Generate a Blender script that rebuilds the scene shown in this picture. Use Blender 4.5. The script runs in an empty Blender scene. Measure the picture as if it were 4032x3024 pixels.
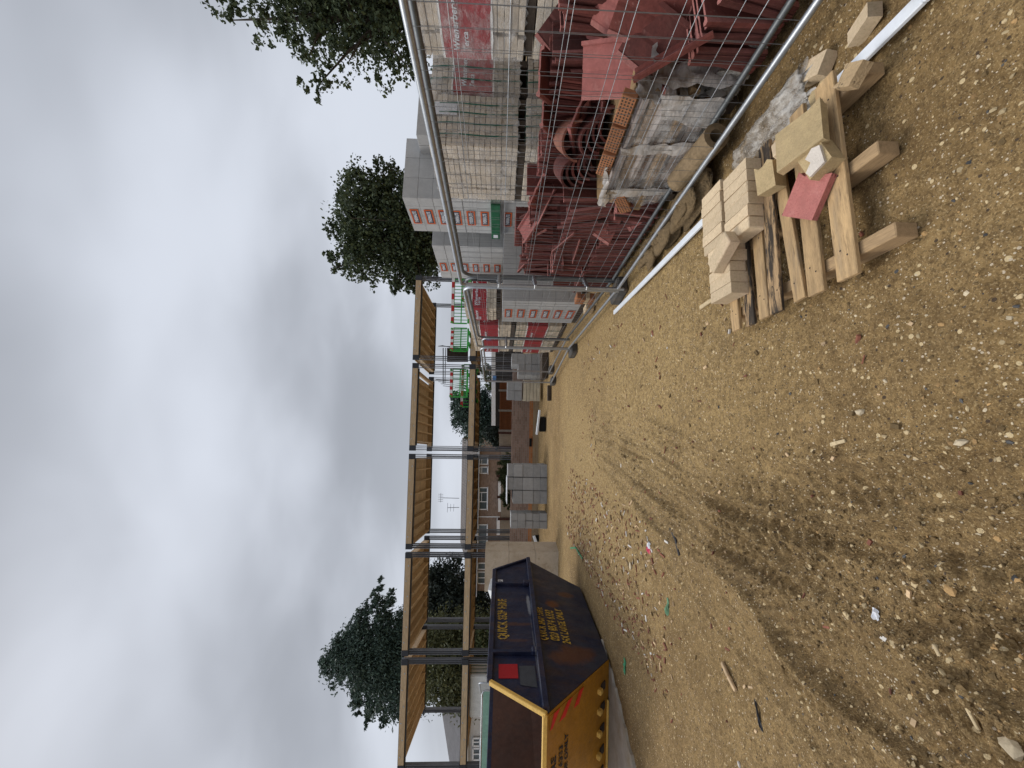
import bpy, math, random
import numpy as np
from mathutils import Vector, Matrix, Euler
random.seed(7); rng = np.random.default_rng(11)
S = bpy.context.scene; COL = S.collection
PI = math.pi
# ------------------------------------------------------------------ camera
F = 1522.0; CH = 1.53; PITCH = math.radians(1.9); ROLL = math.radians(1.1)
fw = Vector((0, math.cos(PITCH), -math.sin(PITCH))); r0 = Vector((1, 0, 0)); u0 = Vector((0, math.sin(PITCH), math.cos(PITCH)))
rt = r0*math.cos(ROLL) + u0*math.sin(ROLL); up = u0*math.cos(ROLL) - r0*math.sin(ROLL)
cd = bpy.data.cameras.new('camera'); cam = bpy.data.objects.new('camera', cd); COL.objects.link(cam)
mx = Matrix((-up, rt, -fw)).transposed().to_4x4(); mx.translation = (0, 0, CH)   # the photo was taken with the phone on its side
cam.matrix_world = mx
cd.sensor_fit = 'HORIZONTAL'; cd.sensor_width = 36.0; cd.lens = 36.0*F/4032; cd.clip_start = 0.05; cd.clip_end = 2000
S.camera = cam
def ray(X, Y): return fw + rt*((1512-Y)/F) + up*((2016-X)/F)
def A(X, Y, d):                      # point of the photograph at ground distance d
    r = ray(X, Y); t = d/r.y; return Vector((r.x*t, d, CH + r.z*t))
def G(X, Y, z=0.0):                  # point of the photograph at height z
    r = ray(X, Y); t = (z-CH)/r.z; return Vector((r.x*t, r.y*t, z))
FA = math.radians(10.8); fv = Vector((-math.sin(FA), math.cos(FA), 0)); gv = Vector((math.cos(FA), math.sin(FA), 0))
# ------------------------------------------------------------------ mesh builder
class MB:
    def __init__(s): s.v = []; s.f = []; s.m = []; s.sm = []
    def add(s, vs, fs, m=0, sm=False):
        o = len(s.v); s.v += [tuple(v) for v in vs]
        for f in fs: s.f.append(tuple(i+o for i in f)); s.m.append(m); s.sm.append(sm)
    def box(s, c, d, R=None, m=0, cham=0.0, jit=0.0):
        c = Vector(c); hx, hy, hz = d[0]/2, d[1]/2, d[2]/2
        if cham <= 0:
            vs = [Vector((x*hx, y*hy, z*hz)) for x in (-1, 1) for y in (-1, 1) for z in (-1, 1)]
            fs = [(0,1,3,2), (4,6,7,5), (0,4,5,1), (2,3,7,6), (0,2,6,4), (1,5,7,3)]
        else:
            b = cham; vs = []; idx = {}
            for x in (-1, 1):
                for y in (-1, 1):
                    for z in (-1, 1):
                        for a in range(3):
                            q = [x*(hx-b), y*(hy-b), z*(hz-b)]
                            q[a] = (x, y, z)[a]*(hx, hy, hz)[a]
                            idx[(x, y, z, a)] = len(vs); vs.append(Vector(q))
            fs = []
            for a in range(3):
                b1, b2 = (a+1) % 3, (a+2) % 3
                for sg in (-1, 1):
                    q = []
                    for (p, r) in ((-1,-1), (1,-1), (1,1), (-1,1)):
                        k = [0, 0, 0]; k[a] = sg; k[b1] = p; k[b2] = r; q.append(idx[(*k, a)])
                    fs.append(tuple(q if sg > 0 else q[::-1]))
            for a in range(3):        # edges
                b1, b2 = (a+1) % 3, (a+2) % 3
                for p in (-1, 1):
                    for r in (-1, 1):
                        def K(t, w):
                            k = [0, 0, 0]; k[a] = t; k[b1] = p; k[b2] = r; return idx[(*k, w)]
                        q = (K(-1, b1), K(1, b1), K(1, b2), K(-1, b2)); fs.append(q if p*r < 0 else q[::-1])
            for x in (-1, 1):
                for y in (-1, 1):
                    for z in (-1, 1):
                        q = (idx[(x,y,z,0)], idx[(x,y,z,1)], idx[(x,y,z,2)]); fs.append(q if x*y*z > 0 else q[::-1])
        if jit: vs = [v + Vector((random.uniform(-jit, jit), random.uniform(-jit, jit), random.uniform(-jit, jit))) for v in vs]
        if R is not None: vs = [R @ v for v in vs]
        s.add([v + c for v in vs], fs, m)
    def bar(s, a, b, w, h, m=0, upv=(0, 0, 1), cham=0.0):       # box from a to b, w across, h along up
        a = Vector(a); b = Vector(b); d = b-a; L = d.length; x = d.normalized(); y = Vector(upv).cross(x)
        if y.length < 1e-5: y = Vector((0, 1, 0))
        y.normalize(); z = x.cross(y); R = Matrix((x, y, z)).transposed()
        s.box((a+b)/2, (L, w, h), R, m, cham)
    def tube(s, pts, r, n=8, m=0, caps=True, sm=True):
        pts = [Vector(p) for p in pts]; k = len(pts); rs = r if isinstance(r, (list, tuple)) else [r]*k; vs = []; fs = []; y = None
        for i, p in enumerate(pts):
            d = (pts[min(i+1, k-1)] - pts[max(i-1, 0)]).normalized()
            if y is None: y = d.orthogonal().normalized()
            else:
                y = y - d*y.dot(d); y = y.normalized() if y.length > 1e-6 else d.orthogonal().normalized()
            z = d.cross(y)
            for j in range(n):
                a = 2*PI*j/n; vs.append(p + (y*math.cos(a) + z*math.sin(a))*rs[i])
        for i in range(k-1):
            for j in range(n):
                fs.append((i*n+j, i*n+(j+1) % n, (i+1)*n+(j+1) % n, (i+1)*n+j))
        s.add(vs, fs, m, sm)
        if caps: s.add(vs[:n], [tuple(range(n))[::-1]], m); s.add(vs[-n:], [tuple(range(n))], m)
    def prism(s, poly, ex, m=0):                                 # planar polygon pushed along the vector ex
        n = len(poly); P = [Vector(p) for p in poly]; ex = Vector(ex)
        nr = Vector((0, 0, 0))
        for i in range(n): nr += P[i].cross(P[(i+1) % n])
        if nr.dot(ex) > 0: P = P[::-1]
        vs = P + [p+ex for p in P]
        fs = [tuple(range(n)), tuple(range(2*n-1, n-1, -1))] + [(i, n+i, n+(i+1) % n, (i+1) % n) for i in range(n)]
        s.add(vs, fs, m)
    def quad(s, a, b, c, d, m=0): s.add([a, b, c, d], [(0, 1, 2, 3)], m)
    def mesh(s, name, mats):
        me = bpy.data.meshes.new(name); me.from_pydata(s.v, [], s.f)
        for k in mats: me.materials.append(k)
        me.polygons.foreach_set('material_index', s.m); me.polygons.foreach_set('use_smooth', s.sm); me.update(); return me
    def build(s, name, mats, parent=None, loc=None, rot=None):
        if not isinstance(mats, (list, tuple)): mats = [mats]
        return put(name, s.mesh(name, mats), parent, loc, rot)
def put(name, me, parent=None, loc=None, rot=None):
    o = bpy.data.objects.new(name, me); COL.objects.link(o)
    if parent is not None: o.parent = parent
    if loc is not None: o.location = loc
    if rot is not None: o.rotation_euler = rot
    return o
def tag(o, label=None, cat=None, group=None, kind=None):
    if label: o['label'] = label
    if cat: o['category'] = cat
    if group: o['group'] = group
    if kind: o['kind'] = kind
    return o
def thing(name, label, cat, loc=(0, 0, 0), rz=0.0, group=None):
    o = bpy.data.objects.new(name, None); COL.objects.link(o); o.empty_display_size = 0.1
    o.location = loc; o.rotation_euler = (0, 0, rz); return tag(o, label, cat, group)
def copy_tree(o, parent=None):
    c = o.copy(); COL.objects.link(c)
    if parent is not None: c.parent = parent
    for ch in o.children: copy_tree(ch, c)
    return c
def text(name, body, size, mat, parent, pos, right, upv, align='CENTER', bold=0.012, sx=1.0, shear=0.0, ext=0.001):
    cu = bpy.data.curves.new(name, 'FONT'); cu.body = body; cu.size = size; cu.align_x = align; cu.align_y = 'CENTER'
    cu.offset = bold*size; cu.extrude = ext; cu.shear = shear; cu.space_character = 1.05
    cu.resolution_u = 3
    t = bpy.data.objects.new(name, cu); COL.objects.link(t); bpy.context.view_layer.update()
    me = bpy.data.meshes.new_from_object(t.evaluated_get(bpy.context.evaluated_depsgraph_get())); bpy.data.objects.remove(t)
    me.materials.clear(); me.materials.append(mat)
    x = Vector(right).normalized(); z = x.cross(Vector(upv)).normalized(); y = z.cross(x)
    M4 = Matrix((x*sx, y, z)).transposed().to_4x4(); M4.translation = Vector(pos)
    me.transform(M4)
    return put(name, me, parent)
# ------------------------------------------------------------------ materials
MAT = {}
class NT:
    def __init__(s, name):
        s.mat = bpy.data.materials.new(name); s.mat.use_nodes = True; s.t = s.mat.node_tree; s.b = s.t.nodes['Principled BSDF']; MAT[name] = s.mat
    def n(s, ty, **kw):
        k = s.t.nodes.new(ty)
        for a, b in kw.items():
            if a.startswith('i_'): k.inputs[a[2:].replace('_', ' ')].default_value = b
            else: setattr(k, a, b)
        return k
    def l(s, a, b): s.t.links.new(a, b)
    def mix(s, fac, a, b, mode='MIX'):
        k = s.t.nodes.new('ShaderNodeMix'); k.data_type = 'RGBA'; k.blend_type = mode
        for inp, v in ((k.inputs[0], fac), (k.inputs[6], a), (k.inputs[7], b)):
            if hasattr(v, 'is_linked'): s.l(v, inp)
            elif isinstance(v, (int, float)): inp.default_value = v
            else: inp.default_value = (*v, 1)
        return k.outputs[2]
    def math(s, op, a, b=0.0, clamp=False):
        k = s.t.nodes.new('ShaderNodeMath'); k.operation = op; k.use_clamp = clamp
        for i, v in enumerate((a, b)):
            if hasattr(v, 'is_linked'): s.l(v, k.inputs[i])
            else: k.inputs[i].default_value = v
        return k.outputs[0]
    def noise(s, vec, scale, detail=4.0, rough=0.6):
        k = s.n('ShaderNodeTexNoise'); k.inputs['Scale'].default_value = scale; k.inputs['Detail'].default_value = detail; k.inputs['Roughness'].default_value = rough
        s.l(vec, k.inputs['Vector']); return k.outputs['Fac']
    def ramp(s, fac, p0, p1):
        k = s.n('ShaderNodeMapRange'); k.inputs['From Min'].default_value = p0; k.inputs['From Max'].default_value = p1; s.l(fac, k.inputs['Value']); return k.outputs['Result']
    def coord(s, stretch=None):
        tc = s.n('ShaderNodeTexCoord').outputs['Object']
        if stretch:
            mp = s.n('ShaderNodeMapping'); mp.inputs['Scale'].default_value = stretch; s.l(tc, mp.inputs['Vector']); return mp.outputs['Vector']
        return tc
def M(name, base, rough=0.8, var=0.25, scale=6.0, bump=0.25, bscale=40.0, metal=0.0, island=0.0, obrand=0.0, spec=0.4, stains=(), stretch=None, bdist=0.01, trans=0.0):
    k = NT(name); vec = k.coord(stretch)
    n1 = k.noise(vec, scale, 5, 0.65); n2 = k.noise(vec, scale*6.3, 3, 0.6)
    lo = tuple(c*(1-var) for c in base); hi = tuple(min(1, c*(1+var)) for c in base)
    f = k.math('ADD', k.math('MULTIPLY', n1, 0.65), k.math('MULTIPLY', n2, 0.35))
    c = k.mix(k.ramp(f, 0.35, 0.65), lo, hi)
    for (sc, t0, t1, colr, amt) in stains:
        m = k.ramp(k.noise(vec, sc, 6, 0.7), t0, t1); c = k.mix(k.math('MULTIPLY', m, amt), c, colr)
    for amt, out in ((island, 'Random Per Island'), (obrand, 'Random')):
        if amt:
            nd = k.n('ShaderNodeNewGeometry' if out != 'Random' else 'ShaderNodeObjectInfo')
            h = k.n('ShaderNodeHueSaturation'); k.l(k.math('ADD', k.math('MULTIPLY', nd.outputs[out], 2*amt), 1-amt), h.inputs['Value']); k.l(c, h.inputs['Color']); c = h.outputs['Color']
    k.l(c, k.b.inputs['Base Color']); k.b.inputs['Roughness'].default_value = rough; k.b.inputs['Metallic'].default_value = metal; k.b.inputs['Specular IOR Level'].default_value = spec
    if trans: k.b.inputs['Transmission Weight'].default_value = trans
    if bump:
        bp = k.n('ShaderNodeBump'); bp.inputs['Strength'].default_value = bump; bp.inputs['Distance'].default_value = bdist
        k.l(k.noise(vec, bscale, 4, 0.6), bp.inputs['Height']); k.l(bp.outputs['Normal'], k.b.inputs['Normal'])
    return k.mat
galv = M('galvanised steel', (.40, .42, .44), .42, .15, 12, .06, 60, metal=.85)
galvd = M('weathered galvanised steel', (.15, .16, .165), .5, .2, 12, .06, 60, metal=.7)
wire_m = M('mesh wire', (.24, .245, .25), .5, .1, 20, 0, metal=.7)
rubber = M('black rubber block', (.07, .066, .06), .85, .3, 8, .3, 50, stains=((5, .5, .7, (.16, .11, .06), .7),))
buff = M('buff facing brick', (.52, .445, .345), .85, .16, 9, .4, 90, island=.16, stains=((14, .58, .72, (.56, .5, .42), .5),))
buffshade = M('shade-toned buff brick', (.47, .41, .335), .85, .16, 9, .4, 90, island=.2)  # darker copy of buff: shade painted in for the set-back packs
sand = M('sand faced buff brick', (.60, .465, .30), .9, .14, 14, .6, 160, obrand=.14, bdist=.006, stains=((1.3, .5, .62, (.60, .40, .29), .5), (20, .6, .75, (.44, .31, .18), .5), (75, .52, .66, (.40, .29, .17), .55), (120, .60, .70, (.74, .64, .48), .5)))
sandslab = M('sandy concrete', (.47, .35, .185), .92, .18, 18, .8, 200, bdist=.006, stains=((80, .50, .64, (.33, .24, .12), .5), (130, .60, .70, (.60, .50, .32), .5), (6, .55, .7, (.40, .29, .15), .5)))
redtile = M('red concrete roof tile', (.108, .028, .021), .85, .3, 8, .45, 70, obrand=.42, stains=((3, .55, .72, (.20, .095, .07), .5), (26, .62, .7, (.26, .13, .105), .5), (5, .55, .75, (.22, .07, .055), .6), (9, .62, .78, (.10, .028, .022), .6)), bdist=.005)
redtile_i = M('red concrete roof tile heap', (.11, .028, .021), .88, .25, 8, .35, 70, island=.3, bdist=.005)
tedge = M('pale red tile edge', (.33, .13, .11), .9, .3, 20, .4, 90)  # paler cement ends and lips, with the lit-edge tone painted in
pinktile = M('pale red tile face', (.30, .10, .085), .9, .2, 9, .5, 120, bdist=.004, stains=((7, .55, .7, (.40, .18, .15), .6),))
pinkslab = M('pink red clay slab', (.44, .16, .135), .9, .15, 16, .8, 160, bdist=.006, stains=((70, .5, .64, (.34, .10, .09), .6), (12, .56, .7, (.50, .24, .21), .5)))
terra = M('terracotta airbrick', (.32, .135, .06), .85, .2, 10, .3, 80, obrand=.15)
greyblock = M('aerated concrete block', (.40, .40, .395), .92, .10, 6, .3, 120, island=.05, stains=((3, .6, .8, (.29, .29, .29), .5),), bdist=.004)
conc = M('grey concrete block', (.31, .31, .305), .92, .14, 7, .4, 120, island=.12, bdist=.004)
beige = M('beige render', (.50, .42, .32), .9, .12, 4, .25, 60, stains=((2.0, .46, .60, (.36, .285, .20), .8), (7, .58, .68, (.24, .18, .12), .6)))
orange_m = M('orange print', (.52, .10, .025), .8, .15, 20, 0); dark_m = M('dark print', (.035, .04, .06), .7, .2, 20, 0); white_m = M('white print', (.62, .63, .66), .7, .1, 20, 0)
redfilm = M('red printed film', (.30, .012, .02), .45, .25, 7, .5, 22, stretch=(1, 1, 3), stains=((5, .58, .75, (.40, .09, .10), .5),))
def wrapmat():
    k = NT('clear shrink wrap'); v = k.coord((1, 1, 1.6)); k.b.inputs['Base Color'].default_value = (.72, .70, .67, 1); k.b.inputs['Roughness'].default_value = .22
    tr = k.n('ShaderNodeBsdfTransparent'); ms = k.n('ShaderNodeMixShader'); n_ = k.math('ADD', k.math('MULTIPLY', k.ramp(k.noise(v, 5, 6, .75), .42, .75), .5), .10, True); k.l(n_, ms.inputs[0]); k.l(tr.outputs[0], ms.inputs[1]); k.l(k.b.outputs[0], ms.inputs[2]); k.l(ms.outputs[0], k.t.nodes['Material Output'].inputs['Surface'])
    bp = k.n('ShaderNodeBump'); bp.inputs['Strength'].default_value = .8; bp.inputs['Distance'].default_value = .02; k.l(k.noise(v, 16, 4, .6), bp.inputs['Height']); k.l(bp.outputs['Normal'], k.b.inputs['Normal']); return k.mat
clearwrap = wrapmat()
greenstrap = M('green strapping', (.015, .11, .075), .5, .2, 10, 0); greenfilm = M('green printed film', (.012, .10, .045), .45, .3, 8, .3, 30)
whitefilm = M('white wrap film', (.78, .78, .76), .4, .15, 6, .6, 18, stretch=(1, 1, .4))
bluep = M('blue sticker', (.10, .25, .55), .6, .15, 20, 0)
darkwood = M('dark pallet timber', (.055, .04, .028), .9, .4, 8, .4, 40)
pallet_m = M('weathered pallet timber', (.40, .265, .13), .82, .35, 5, .45, 60, stretch=(1, 9, 9), obrand=.12, stains=((6, .58, .68, (.11, .07, .04), .8), (2.2, .52, .7, (.27, .20, .125), .7), (30, .62, .7, (.10, .06, .035), .7)), bdist=.004)
pallet_b = M('burnt pallet timber', (.36, .235, .12), .82, .3, 5, .45, 60, stretch=(1, 7, 7), stains=((4.2, .44, .54, (.02, .016, .013), .95),), bdist=.004)
stringer_m = M('pallet stringer timber', (.36, .24, .125), .85, .3, 5, .45, 60, stretch=(9, 1, 9), stains=((5, .6, .7, (.07, .05, .035), .8),), bdist=.004)
timber = M('new sawn timber', (.47, .35, .215), .75, .22, 3, .3, 60, stretch=(1, 8, 8), obrand=.12, stains=((2, .55, .75, (.30, .19, .09), .6),))
joist_m = M('sawn joist timber', (.60, .465, .31), .78, .25, 3, .3, 60, stretch=(6, 1, 6), obrand=.18, stains=((1.5, .5, .75, (.44, .32, .20), .7),))
deckm = M('deck sheet underside', (.66, .53, .37), .8, .2, 2.5, .3, 40, stains=((1.2, .5, .7, (.50, .38, .25), .6),))
steel_m = M('grey primed steel', (.135, .145, .165), .55, .2, 4, .1, 30); steeld = M('dark steel connector', (.02, .023, .03), .5, .2, 6, .1, 30)
white_pl = M('white plastic', (.72, .75, .78), .35, .06, 10, .08, 60, stains=((9, .66, .78, (.4, .36, .3), .5),))
poly = M('clear crumpled polythene', (.46, .43, .38), .3, .35, 6, .8, 16, spec=.5, stains=((5, .45, .62, (.20, .15, .09), .8),))
def polymat():
    k = NT('clear crumpled sheet'); v = k.coord(); c = k.mix(k.ramp(k.noise(v, 5, 5, .7), .42, .62), (.30, .255, .20), (.58, .55, .50)); k.l(c, k.b.inputs['Base Color']); k.b.inputs['Roughness'].default_value = .25
    tr = k.n('ShaderNodeBsdfTransparent'); ms = k.n('ShaderNodeMixShader'); k.l(k.math('ADD', k.math('MULTIPLY', k.ramp(k.noise(v, 9, 6, .75), .40, .62), .6), .28, True), ms.inputs[0]); k.l(tr.outputs[0], ms.inputs[1]); k.l(k.b.outputs[0], ms.inputs[2]); k.l(ms.outputs[0], k.t.nodes['Material Output'].inputs['Surface'])
    bp = k.n('ShaderNodeBump'); bp.inputs['Strength'].default_value = .8; bp.inputs['Distance'].default_value = .02; k.l(k.noise(v, 18, 4, .6), bp.inputs['Height']); k.l(bp.outputs['Normal'], k.b.inputs['Normal']); return k.mat
poly = polymat()
hess = M('muddy sandbag cloth', (.165, .112, .055), .95, .35, 7, 1.0, 28, bdist=.03, stains=((9, .55, .68, (.10, .07, .035), .6),))
blackpl = M('black plastic sack', (.02, .02, .022), .35, .3, 8, .8, 16, stains=((6, .6, .75, (.10, .085, .06), .6),))
logw = M('beige roll', (.22, .155, .085), .85, .3, 6, .5, 40, stains=((8, .5, .65, (.13, .09, .045), .7),))
green_pl = M('green barrier plastic', (.035, .36, .05), .5, .15, 6, .1, 30); red_pl = M('red reflective', (.45, .012, .015), .4, .1, 9, 0); wht_pl = M('white reflective', (.7, .7, .7), .4, .08, 9, 0)
sill = M('white painted frame', (.75, .76, .77), .5, .06, 6, 0)
def glass_mat():
    k = NT('window glass'); vec = k.coord(); c = k.mix(k.noise(vec, 1.2, 2), (.02, .03, .035), (.16, .19, .20))
    k.l(c, k.b.inputs['Base Color']); k.b.inputs['Roughness'].default_value = .08; return k.mat
glass = glass_mat()
netg = M('green debris netting', (.22, .40, .33), .8, .2, 3, .3, 30)
slateroof = M('dark slate roof', (.085, .082, .088), .8, .25, 2, .4, 8)
cream = M('cream cladding', (.55, .54, .52), .8, .1, 3, .1, 10)
fencew = M('stained fence boards', (.22, .085, .035), .85, .25, 3, .3, 30, stretch=(8, 1, 1)); fenceg = M('weathered grey boards', (.36, .31, .25), .9, .2, 2, .3, 30)
brownp = M('brown painted post', (.07, .03, .022), .8, .2, 6, 0); darkw = M('dark cladding', (.025, .022, .022), .8, .3, 4, .2, 20)
cpost = M('concrete post', (.38, .36, .33), .9, .15, 8, .2, 60)
def brickwall(name, c1, c2, mortar, scale=1.0, courses=()):
    k = NT(name); tc = k.n('ShaderNodeTexCoord').outputs['Object']; sp = k.n('ShaderNodeSeparateXYZ'); k.l(tc, sp.inputs[0]); cb = k.n('ShaderNodeCombineXYZ')
    k.l(k.math('ADD', sp.outputs[0], sp.outputs[1]), cb.inputs[0]); k.l(sp.outputs[2], cb.inputs[1])
    br = k.n('ShaderNodeTexBrick'); br.inputs['Scale'].default_value = scale; br.inputs['Brick Width'].default_value = .225; br.inputs['Row Height'].default_value = .075; br.inputs['Mortar Size'].default_value = .006
    br.inputs['Color1'].default_value = (*c1, 1); br.inputs['Color2'].default_value = (*c2, 1); br.inputs['Mortar'].default_value = (*mortar, 1); k.l(cb.outputs[0], br.inputs['Vector'])
    n = k.noise(tc, 1.3, 5, .65); c = k.mix(k.ramp(n, .3, .7), br.outputs['Color'], (.5, .5, .5), 'MULTIPLY')
    c = k.mix(.35, br.outputs['Color'], c)
    k.l(c, k.b.inputs['Base Color']); k.b.inputs['Roughness'].default_value = .9
    bp = k.n('ShaderNodeBump'); bp.inputs['Strength'].default_value = .5; bp.inputs['Distance'].default_value = .01; bp.invert = True; k.l(br.outputs['Fac'], bp.inputs['Height']); k.l(bp.outputs['Normal'], k.b.inputs['Normal'])
    return k.mat
brick_house = brickwall('brown house brick', (.21, .135, .095), (.30, .20, .145), (.30, .25, .20))
brick_up = brickwall('brown brickwork', (.20, .125, .09), (.29, .19, .145), (.28, .235, .19)); brick_or = brickwall('orange damp course brick', (.36, .13, .04), (.44, .18, .06), (.32, .22, .14)); brick_low = brickwall('pale lower brickwork', (.26, .18, .10), (.34, .25, .15), (.32, .25, .17))
def rooftile():
    k = NT('brown roof tiles'); tc = k.n('ShaderNodeTexCoord').outputs['Object']; w = k.n('ShaderNodeTexWave'); w.bands_direction = 'Z'; w.wave_profile = 'SAW'; w.inputs['Scale'].default_value = 1.1; w.inputs['Distortion'].default_value = .15; k.l(tc, w.inputs['Vector'])
    w2 = k.n('ShaderNodeTexWave'); w2.bands_direction = 'X'; w2.inputs['Scale'].default_value = 1.0; k.l(tc, w2.inputs['Vector'])
    c = k.mix(k.noise(tc, 1.5, 5), (.085, .072, .065), (.17, .145, .13)); c = k.mix(k.math('MULTIPLY', k.ramp(w.outputs['Fac'], .75, 1), .6), c, (.03, .026, .024)); k.l(c, k.b.inputs['Base Color']); k.b.inputs['Roughness'].default_value = .85
    bp = k.n('ShaderNodeBump'); bp.inputs['Distance'].default_value = .06; k.l(k.math('ADD', w.outputs['Fac'], k.math('MULTIPLY', w2.outputs['Fac'], .5)), bp.inputs['Height']); k.l(bp.outputs['Normal'], k.b.inputs['Normal']); return k.mat
roof_m = rooftile()
def leafmat(name, a, b):
    k = NT(name); g = k.n('ShaderNodeNewGeometry'); c = k.mix(g.outputs['Random Per Island'], a, b); k.l(c, k.b.inputs['Base Color']); k.b.inputs['Roughness'].default_value = .6; k.b.inputs['Specular IOR Level'].default_value = .3
    tr = k.n('ShaderNodeBsdfTranslucent'); k.l(c, tr.inputs['Color']); ms = k.n('ShaderNodeMixShader'); ms.inputs[0].default_value = .18; k.l(k.b.outputs[0], ms.inputs[1]); k.l(tr.outputs[0], ms.inputs[2]); k.l(ms.outputs[0], k.t.nodes['Material Output'].inputs['Surface']); return k.mat
leaf_d = leafmat('dark broad leaves', (.024, .040, .020), (.105, .135, .065)); leaf_c = leafmat('blue green needles', (.024, .046, .038), (.085, .13, .098)); leaf_o = leafmat('olive foliage', (.045, .055, .020), (.13, .135, .06)); leaf_k = leafmat('very dark needles', (.012, .02, .016), (.035, .048, .036)); leaf_g = leafmat('yellow green shrub leaves', (.06, .085, .03), (.16, .19, .09))
bark = M('bark', (.075, .06, .048), .9, .35, 6, .6, 20)
# skip paint
def skippaint():
    k = NT('navy skip paint'); tc = k.coord(); n = k.noise(tc, 2.2, 6, .7); c = k.mix(k.ramp(k.noise(tc, 5, 5, .7), .35, .7), (.006, .010, .036), (.020, .027, .062))
    sp = k.n('ShaderNodeSeparateXYZ'); k.l(tc, sp.inputs[0])
    mp = k.n('ShaderNodeMapping'); mp.inputs['Scale'].default_value = (1, 2.2, .6); k.l(tc, mp.inputs['Vector'])
    c = k.mix(k.math('MULTIPLY', k.ramp(k.noise(mp.outputs[0], 2.4, 6, .75), .48, .68), .62), c, (.060, .028, .015))
    lowf = k.math('MULTIPLY', k.ramp(sp.outputs[2], .75, .05), k.ramp(k.noise(tc, 3, 5), .3, .65)); c = k.mix(k.math('MULTIPLY', lowf, .6, True), c, (.075, .072, .07))
    def patch(cy, cz, ry, rz, ang, colr, amt, cr):                       # rust and scrape patches where the photo shows them
        ca, sa = math.cos(ang), math.sin(ang); dy = k.math('SUBTRACT', sp.outputs[1], cy); dz = k.math('SUBTRACT', sp.outputs[2], cz)
        p = k.math('DIVIDE', k.math('ADD', k.math('MULTIPLY', dy, ca), k.math('MULTIPLY', dz, sa)), ry); q = k.math('DIVIDE', k.math('SUBTRACT', k.math('MULTIPLY', dz, ca), k.math('MULTIPLY', dy, sa)), rz)
        rr = k.math('ADD', k.math('MULTIPLY', p, p), k.math('MULTIPLY', q, q)); rr = k.math('ADD', rr, k.math('MULTIPLY', k.math('SUBTRACT', k.noise(tc, 6, 5, .7), .5), 2.2))
        return k.mix(k.math('MULTIPLY', k.ramp(rr, 1.0, .25), amt), cr, colr)
    c = k.mix(k.math('MULTIPLY', k.ramp(k.noise(mp.outputs[0], 7, 6, .75), .60, .72), .35), c, (.11, .115, .13))
    c = patch(5.02, .50, .20, .36, .45, (.13, .046, .016), .7, c); c = patch(6.15, .62, .12, .13, 0, (.16, .055, .015), .8, c); c = patch(6.5, .35, .10, .16, 0, (.12, .045, .016), .7, c)
    c = patch(5.55, 1.2, .05, .26, 0, (.10, .04, .016), .6, c); c = patch(5.2, 1.24, .04, .22, 0, (.10, .04, .016), .5, c); c = patch(6.05, 1.0, .30, .035, 0, (.28, .29, .31), .8, c); c = patch(5.0, 1.0, .8, .012, 0, (.20, .2, .21), .5, c)
    k.l(c, k.b.inputs['Base Color']); k.l(k.ramp(n, 0, 1.0), k.b.inputs['Roughness']); k.b.inputs['Specular IOR Level'].default_value = .35
    bp = k.n('ShaderNodeBump'); bp.inputs['Strength'].default_value = .6; bp.inputs['Distance'].default_value = .035; k.l(k.noise(tc, 3.5, 4), bp.inputs['Height']); k.l(bp.outputs['Normal'], k.b.inputs['Normal']); return k.mat
navy = skippaint()
yellowp = M('yellow skip paint', (.43, .195, .012), .55, .22, 2.5, .4, 6, bdist=.03, stains=((1.3, .5, .68, (.30, .14, .02), .6), (18, .62, .7, (.10, .05, .02), .6), (7, .64, .74, (.16, .065, .015), .8), (2.2, .6, .8, (.40, .17, .015), .6)))
yellowe = M('yellow edge paint', (.70, .43, .10), .6, .2, 9, .2, 30, stains=((9, .62, .72, (.20, .09, .02), .8),))
rust = M('rusty skip inside', (.095, .043, .026), .8, .3, 2.2, .4, 14, stains=((1.6, .5, .7, (.07, .045, .035), .7), (4, .6, .75, (.16, .08, .03), .6)))
textyel = M('worn yellow lettering', (.50, .32, .045), .7, .3, 12, 0, stains=((30, .50, .56, (.04, .035, .045), .9), (6, .55, .65, (.20, .11, .03), .7))); textblk = M('worn black lettering', (.02, .02, .025), .7, .3, 12, 0, stains=((30, .52, .58, (.4, .2, .02), .7),)); redsq = M('red paint square', (.38, .008, .015), .6, .12, 8, 0); greysq = M('grey paint patch', (.05, .055, .065), .7, .2, 8, 0); chev = M('red chevron reflective', (.75, .03, .015), .4, .12, 9, 0)
# ------------------------------------------------------------------ world and sun (overcast)
w = bpy.data.worlds.new('World'); S.world = w; w.use_nodes = True; nt = w.node_tree; bg = nt.nodes['Background']
def wn(ty, **kw):
    k = nt.nodes.new(ty)
    for a, b in kw.items(): setattr(k, a, b)
    return k
def wm(op, a, b=0.0):
    k = wn('ShaderNodeMath', operation=op)
    for i, v in enumerate((a, b)):
        if hasattr(v, 'is_linked'): nt.links.new(v, k.inputs[i])
        else: k.inputs[i].default_value = v
    return k.outputs[0]
def wr(v, a, b, c, d, smooth=False):
    k = wn('ShaderNodeMapRange'); k.interpolation_type = 'SMOOTHSTEP' if smooth else 'LINEAR'
    for n_, x in zip(('From Min', 'From Max', 'To Min', 'To Max'), (a, b, c, d)): k.inputs[n_].default_value = x
    nt.links.new(v, k.inputs['Value']); return k.outputs['Result']
SUN_EL, SUN_AZ = math.radians(58), math.radians(-62)      # azimuth from +Y towards +X: sun up to the left
sky = wn('ShaderNodeTexSky'); sky.sky_type = 'NISHITA'; sky.sun_disc = False; sky.sun_elevation = SUN_EL; sky.sun_rotation = SUN_AZ; sky.dust_density = 3
tc = wn('ShaderNodeTexCoord'); sp = wn('ShaderNodeSeparateXYZ'); nt.links.new(tc.outputs['Generated'], sp.inputs[0])
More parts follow.
